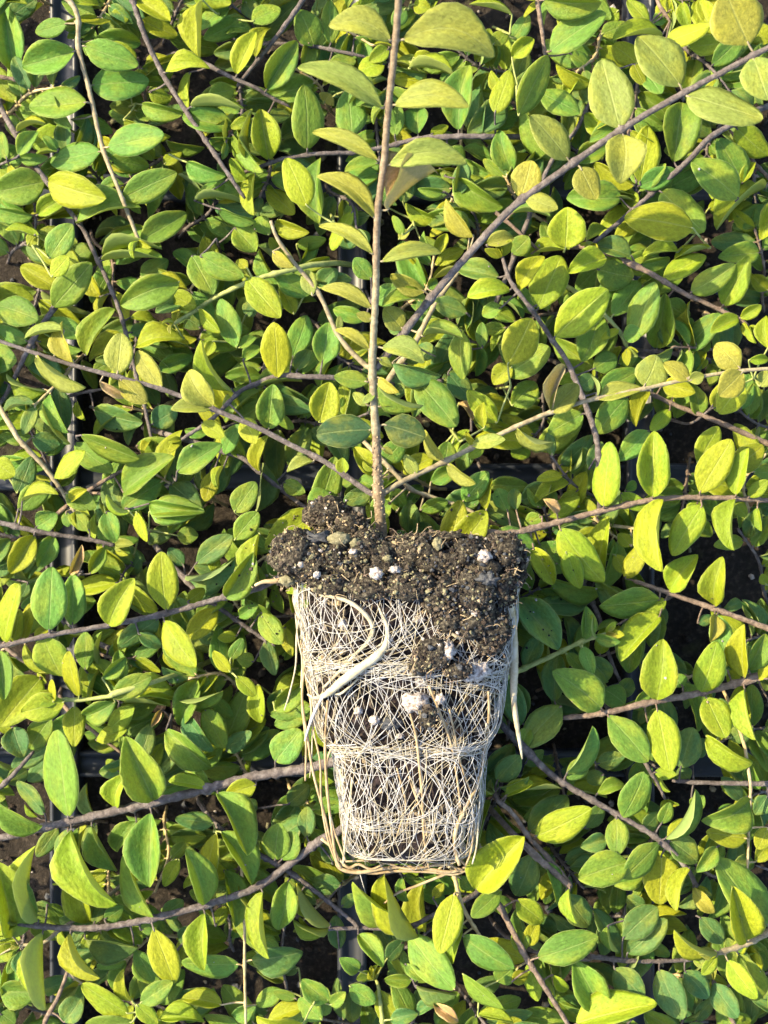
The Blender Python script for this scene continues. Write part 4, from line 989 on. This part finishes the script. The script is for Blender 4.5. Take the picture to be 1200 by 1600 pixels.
# ---- traced thicker roots
RT = [('398 915 3|412 909 5|430 908 6|452 902 5', 'root_tan', .4), ('528 1340 3|545 1356 4|560 1350 3.4|580 1358 3|602 1349 2.4', 'root_tan', -6.4), ('700 1356 3|716 1342 3.6|730 1352 3.6|745 1338 3|752 1322 2', 'root_tan', -6.2), ('680 1362 2.4|700 1350 3|722 1362 3|738 1356 2', 'root_tan', -7), ('592 950 2.5|604 976 4|604 1004 7|590 1024 10|560 1046 11.5|533 1066 10.5|512 1084 8|496 1090 5|481 1085 2.5', 'root_cream', 1.6),
 ('500 928 5|540 938 5|566 955 5|582 978 5|578 1000 4.5|556 1022 4.5|530 1050 4|505 1075 3', 'root_cream', 1.0), ('506 1086 4|492 1112 4|482 1138 3|476 1158 1.5', 'root_white', 2.0),
 ('796 935 5|799 960 10|802 1000 11|803 1050 10|803 1095 7|808 1135 5.5|813 1165 4|816 1186 1.5', 'root_cream', 3.2),
 ('472 945 2.5|464 990 2.5|462 1040 2|452 1085 2|444 1110 1.2', 'root_cream', .5), ('480 990 3|474 1040 3|472 1100 2.6|478 1160 2.6|477 1220 2', 'root_tan', .5),
 ('478 1020 3|472 1090 3|480 1150 3|490 1210 3|506 1270 3|518 1320 3|528 1352 3', 'root_tan', .5), ('486 1060 2|488 1130 2.4|500 1190 2.4|502 1250 2.4|512 1310 2.4|526 1350 2', 'root_tan', .8),
 ('512 1095 3|508 1170 3.2|512 1240 3.2|519 1300 3.2|526 1345 3.2|534 1356 3', 'root_tan', 1.0), ('526 1155 2|512 1185 2.4|510 1230 2.4|520 1290 2.4|540 1345 2.4', 'root_tan', 1.0),
 ('550 1215 2.2|546 1260 2.6|540 1310 2.6|536 1350 2.4', 'root_cream', .8), ('470 1000 2|478 1060 2|486 1110 1.6|478 1150 1', 'root_tan', .6),
 ('640 1112 2.4|650 1150 3.2|655 1195 3.2|660 1245 3.4|662 1300 3.2|667 1340 3|671 1357 2.4', 'root_tan', .7), ('670 1072 3|684 1105 2.8|704 1160 2.6|714 1215 2.6|720 1265 2.4|722 1300 2', 'root_tan', .8),
 ('702 1108 2|711 1150 2.2|719 1190 2.2|736 1240 2|742 1262 1.4', 'root_tan', .7), ('620 1200 1.8|630 1235 2.4|634 1258 2.4|627 1285 2.2|620 1306 1.4', 'root_tan', .7),
 ('638 1213 1.6|648 1240 2.4|660 1268 2.4|666 1296 2', 'root_tan', .8), ('662 1246 1.6|646 1262 2|638 1278 2|636 1292 1.2', 'root_tan', .8),
 ('763 1080 2.5|764 1120 3.4|757 1175 4|746 1225 4.6|728 1262 5|713 1295 5|711 1325 4.6|718 1352 4', 'root_tan', 1.0), ('742 1255 2|740 1295 2.4|736 1330 2.4|728 1352 2', 'root_tan', .7),
 ('760 1130 1.8|752 1200 2|748 1270 2.2|745 1320 2|738 1350 1.8', 'root_cream', .7), ('716 1255 1.8|724 1290 2.4|722 1320 2.4|712 1345 2', 'root_tan', .8),
 ('524 1335 3|530 1356 4.4|560 1363 5|600 1357 4.4|640 1354 4|672 1358 4|708 1362 4|742 1344 3.6|750 1318 2.4', 'root_tan', -7), ('530 1350 3|575 1364 3.6|620 1361 3.6|668 1362 3.6|712 1366 3|742 1352 2.4', 'root_tan', -7.6),
 ('540 1346 2.4|590 1345 3|640 1358 3|690 1350 3|725 1360 2', 'root_tan', -6), ('706 1362 3|676 1374 3.4|646 1386 3.4|620 1396 3|600 1412 2', 'root_tan', -8),
 ('502 1310 4|520 1325 4|530 1345 3.4', 'root_tan', -3), ('560 1060 2|545 1074 2.6|530 1085 2.6|520 1082 2', 'root_cream', 1.2), ('700 962 3|700 980 4|716 996 4.2|734 992 3', 'root_cream', 1.9),
 ('728 955 4|728 975 3.4|722 1000 2|708 1018 1.5|702 1030 1.2', 'root_tan', 2.4), ('488 1140 1.5|487 1180 1.5|484 1215 1.2', 'root_cream', .6), ('560 1356 1|566 1378 1|572 1398 .7', 'root_white', -8),
 ('462 960 2|466 1000 2|472 1030 2|470 1075 1.5', 'root_cream', .8), ('604 1035 2|640 1040 2.6|672 1052 2.4|690 1062 1.6', 'root_cream', 1.0), ('600 1052 1.6|634 1044 2.2|668 1044 2', 'root_white', 1.0)]
for s, mt, off in RT:
    pp = [tuple(map(float, q.split())) for q in s.split('|')]; pts = []; rad = []
    for x, y, r in spline(pp, step=5):
        yy = min(y, 1345); z = face_z(x, yy)
        inside = prof(min(1350, max(900, y)))
        if x < inside[0] + 4 or x > inside[1] - 4: z = max(z, ZC + .002)
        z = (z + .0008 + off * .0004 if off > 0 else zc_at(1350) + .0055 + off * .0008) + (r * S * .5)
        pts.append(P(x, y, z)); rad.append(r * S * .5 * 1.3 * (1 + rs.uniform(-.10, .10)))
    # smooth heights so the root bridges hollows
    for _ in range(6):
        for i in range(1, len(pts) - 1): pts[i].z = (pts[i - 1].z + pts[i].z * 2 + pts[i + 1].z) / 4
    mb = MB(); tube(mb, pts, rad, 8)
    big = max(q[2] for q in pp)
    mb.build('root', M[mt], seed, label='thick white root' if big > 8.5 else None)

# ---- soil crust on top of the ball
BLOBS = []   # px, py, z(mm), rx, ry (px), rz(mm)
for px in range(462, 812, 27):
    for dz in (-14, -4, 6, 12):
        BLOBS.append((px + rs.uniform(-5, 5), 875 + rs.uniform(-14, 14) - (4 if px < 520 else 0), 40 + dz * .85, rs.uniform(26, 38), rs.uniform(28, 38), 4.2))
BLOBS += [(470, 880, 44, 30, 34, 6), (520, 915, 53, 34, 16, 2.2), (580, 918, 54, 40, 18, 2.4), (640, 915, 54.5, 40, 22, 2.4), (690, 930, 54, 32, 30, 2.4), (735, 928, 53.5, 40, 38, 2.8), (782, 915, 50, 28, 40, 4),
          (735, 972, 53.5, 34, 26, 2.2), (770, 980, 52, 30, 28, 2.4), (700, 968, 54, 22, 22, 1.8), (762, 1008, 52, 24, 16, 1.6), (676, 1022, 54, 28, 26, 1.6), (655, 1040, 53.8, 16, 16, 1.2), (715, 1048, 53.5, 24, 14, 1.6),
          (512, 806, 40, 38, 30, 6), (545, 822, 42, 34, 24, 6), (500, 845, 46, 32, 18, 5), (478, 858, 43, 18, 16, 5), (575, 838, 46, 26, 14, 4), (668, 1122, 52.5, 14, 18, .9), (690, 845, 46, 60, 14, 6), (640, 850, 46, 40, 14, 6), (760, 862, 46, 40, 20, 6),
          (808, 890, 42, 14, 30, 6), (447, 885, 42, 14, 22, 5), (452, 908, 44, 18, 10, 3)]
core = MB(); cr = MB()
v0, f0 = ico()
def subdiv(v, f):
    v = [tuple(q) for q in v]; cache = {}; nf = []
    def mid(a, b):
        k = (min(a, b), max(a, b))
        if k not in cache:
            m = np.array(v[a]) + np.array(v[b]); m /= np.linalg.norm(m); v.append(tuple(m)); cache[k] = len(v) - 1
        return cache[k]
    for a, b, c in f:
        x, y, z = mid(a, b), mid(b, c), mid(c, a); nf += [(a, x, z), (x, b, y), (z, y, c), (x, y, z)]
    return np.array(v), nf
v1, f1 = subdiv(v0, f0); v2, f2 = subdiv(v1, f1)
for (px, py, zm, rx, ry, rz) in BLOBS:
    c = P(px, py, zm / 1000); sc_ = np.array([rx * S, ry * S, rz / 1000]) * .88
    V = v2 * sc_
    V = V * np.array([1 + .45 * noise.fractal(Vector((c.x * 900 + q[0] * 2.2, c.y * 900 + q[1] * 2.2, q[2] * 2.2)), 1, 2, 3) for q in v2])[:, None]
    core.add(V + np.array(c), f2)
    area = rx * ry / 900
    for _ in range(int(230 * area ** .9) if zm + rz > 44 else int(22 * area)):
        q = rng.normal(size=3); q /= np.linalg.norm(q)
        if q[2] < -.25: q[2] = -q[2]
        p = np.array(c) + q * sc_ * rng.uniform(.88, 1.13)
        left = px < 660
        pr = [.24, .32, .26, .09, .01, .08] if left else [.40, .28, .10, .03, .01, .18]
        if py < 835 and px < 600: pr = [.22, .44, .10, .14, .02, .08]
        crumb(cr, p, abs(rng.normal()) * .00015 + .00012, int(rng.choice(6, p=pr)))
core.build('soil_crust', M['crust'], seed, label='dark crumbly soil crust capping the root ball')
# fibres
fib = MB()
for i in range(420):
    b = rs.choice(BLOBS[-30:] if i % 2 else BLOBS); c = P(b[0], b[1], b[2] / 1000)
    a = rs.uniform(0, 6.28); e = Vector((math.cos(a) * b[3] * S, math.sin(a) * b[4] * S, rs.uniform(.2, 1) * b[5] / 1000)) * .95
    d = Vector((rs.gauss(0, 1), rs.gauss(0, 1), rs.gauss(0, .6))).normalized() * rs.uniform(.0008, .0026)
    tube(fib, spline([c + e, c + e + d * .5 + Vector((rs.gauss(0, .0003), rs.gauss(0, .0003), rs.gauss(0, .0003))), c + e + d], n=3), rs.uniform(.00004, .00009), 4, rs.choice((0, 1)))
fib.build('peat_fibres', [M['bark_red'], M['tan']], seed, kind='stuff')
cr.build('soil_crumbs', [M['peat'], M['peat_mid'], M['algae'], M['tan'], M['perlite'], M['char']], seed, smooth=False, kind='stuff')
def lump(name, px, py, rx, ry, rz, mat, up=.0, label=None, amp=.5):
    z = face_z(px, py) if py > 925 else .0545 if py > 880 else .050
    c = P(px, py, z + up); V = v2 * np.array([rx * S, ry * S, rz * S])
    V = V * np.array([1 + (amp if mat != 'char' else 1.1) * noise.fractal(Vector((px + q[0] * 2.6, py + q[1] * 2.6, q[2] * 2.6)), 1, 2, 4) for q in v2])[:, None]
    mb = MB(); mb.add(V + np.array(c), f2); return mb.build(name, M[mat], seed, label=label)
for a in [(756, 869, 10, 9, 8, .0035), (588, 896, 10, 8, 7, .0016), (700, 1016, 9, 13, 10, .0028), (686, 1008, 4, 7, 5, .0028), (742, 1048, 22, 15, 9, .0014), (648, 1098, 18, 15, 11, .0012), (688, 1092, 7, 8, 7, .0012),
          (758, 1011, 8, 8, 7, .002), (742, 957, 6, 5, 5, .0028), (536, 975, 7, 8, 6, .0006), (707, 1019, 5, 5, 4, .003), (530, 1010, 7, 5, 5, .0008), (617, 890, 8, 5, 5, .0018), (763, 990, 6, 6, 5, .002), (673, 1028, 5, 4, 4, .003),
          (655, 968, 9, 6, 5, 0), (585, 1125, 8, 7, 5, .0), (625, 1150, 6, 4, 4, .0003), (560, 1110, 6, 6, 5, 0), (470, 882, 4, 4, 4, .004), (552, 862, 6, 4, 4, .004), (495, 898, 5, 5, 5, .0035)]:
    lump('perlite_grain', *a[:5], 'perlite', a[5])
for a in [(530, 842, 16, 9, 7, .003), (555, 848, 8, 6, 5, .003), (605, 872, 6, 5, 5, .004), (684, 850, 7, 9, 6, .003), (448, 908, 12, 7, 6, -.004)]:
    lump('algae_clod', *a[:5], 'algae', a[5])
for a in [(495, 842, 18, 10, 6, .0016), (520, 862, 13, 6, 5, .0022), (452, 842, 8, 6, 5, -.003), (764, 905, 12, 8, 5, .002), (640, 985, 12, 9, 5, 0), (612, 1130, 13, 9, 5, 0), (560, 1020, 10, 8, 5, 0)]:
    lump('charred_clod', *a[:5], 'char', a[5])

# ---- soil spilled from the crust and pale grit caught on the leaves: dropped straight down onto whatever lies there
bpy.context.view_layer.update()
dg_ = bpy.context.evaluated_depsgraph_get()
sp_ = MB()
for i in range(330):
    if i < 230:
        a = rs.uniform(0, 6.28); d = 1 + abs(rs.gauss(0, .22)); px, py = 630 + 210 * d * math.cos(a), 890 + 95 * d * math.sin(a) * (1.5 if math.sin(a) > 0 else 1)
    else: px, py = rs.uniform(10, 1190), rs.uniform(10, 1590)
    p = P(px, py, .0375); p.z = .0425
    hit, loc, nrm, _, ob, _ = SC.ray_cast(dg_, p, Vector((0, 0, -1)))
    if hit and ob.name.split('.')[0] in ('leaf', 'stem', 'branch') and nrm.z > .35:
        r_ = abs(rs.gauss(0, .00012)) + .00008
        crumb(sp_, loc + Vector((0, 0, r_ * .6)), r_, rs.choices((0, 1, 2, 3, 4), (.45, .25, .05, .12, .13) if i < 230 else (.1, .1, .1, .3, .4))[0])
o = sp_.build('spilled_soil', [M['peat'], M['peat_mid'], M['algae'], M['tan'], M['perlite']], smooth=False, kind='stuff', label='crumbs of soil and grit fallen onto the leaves')
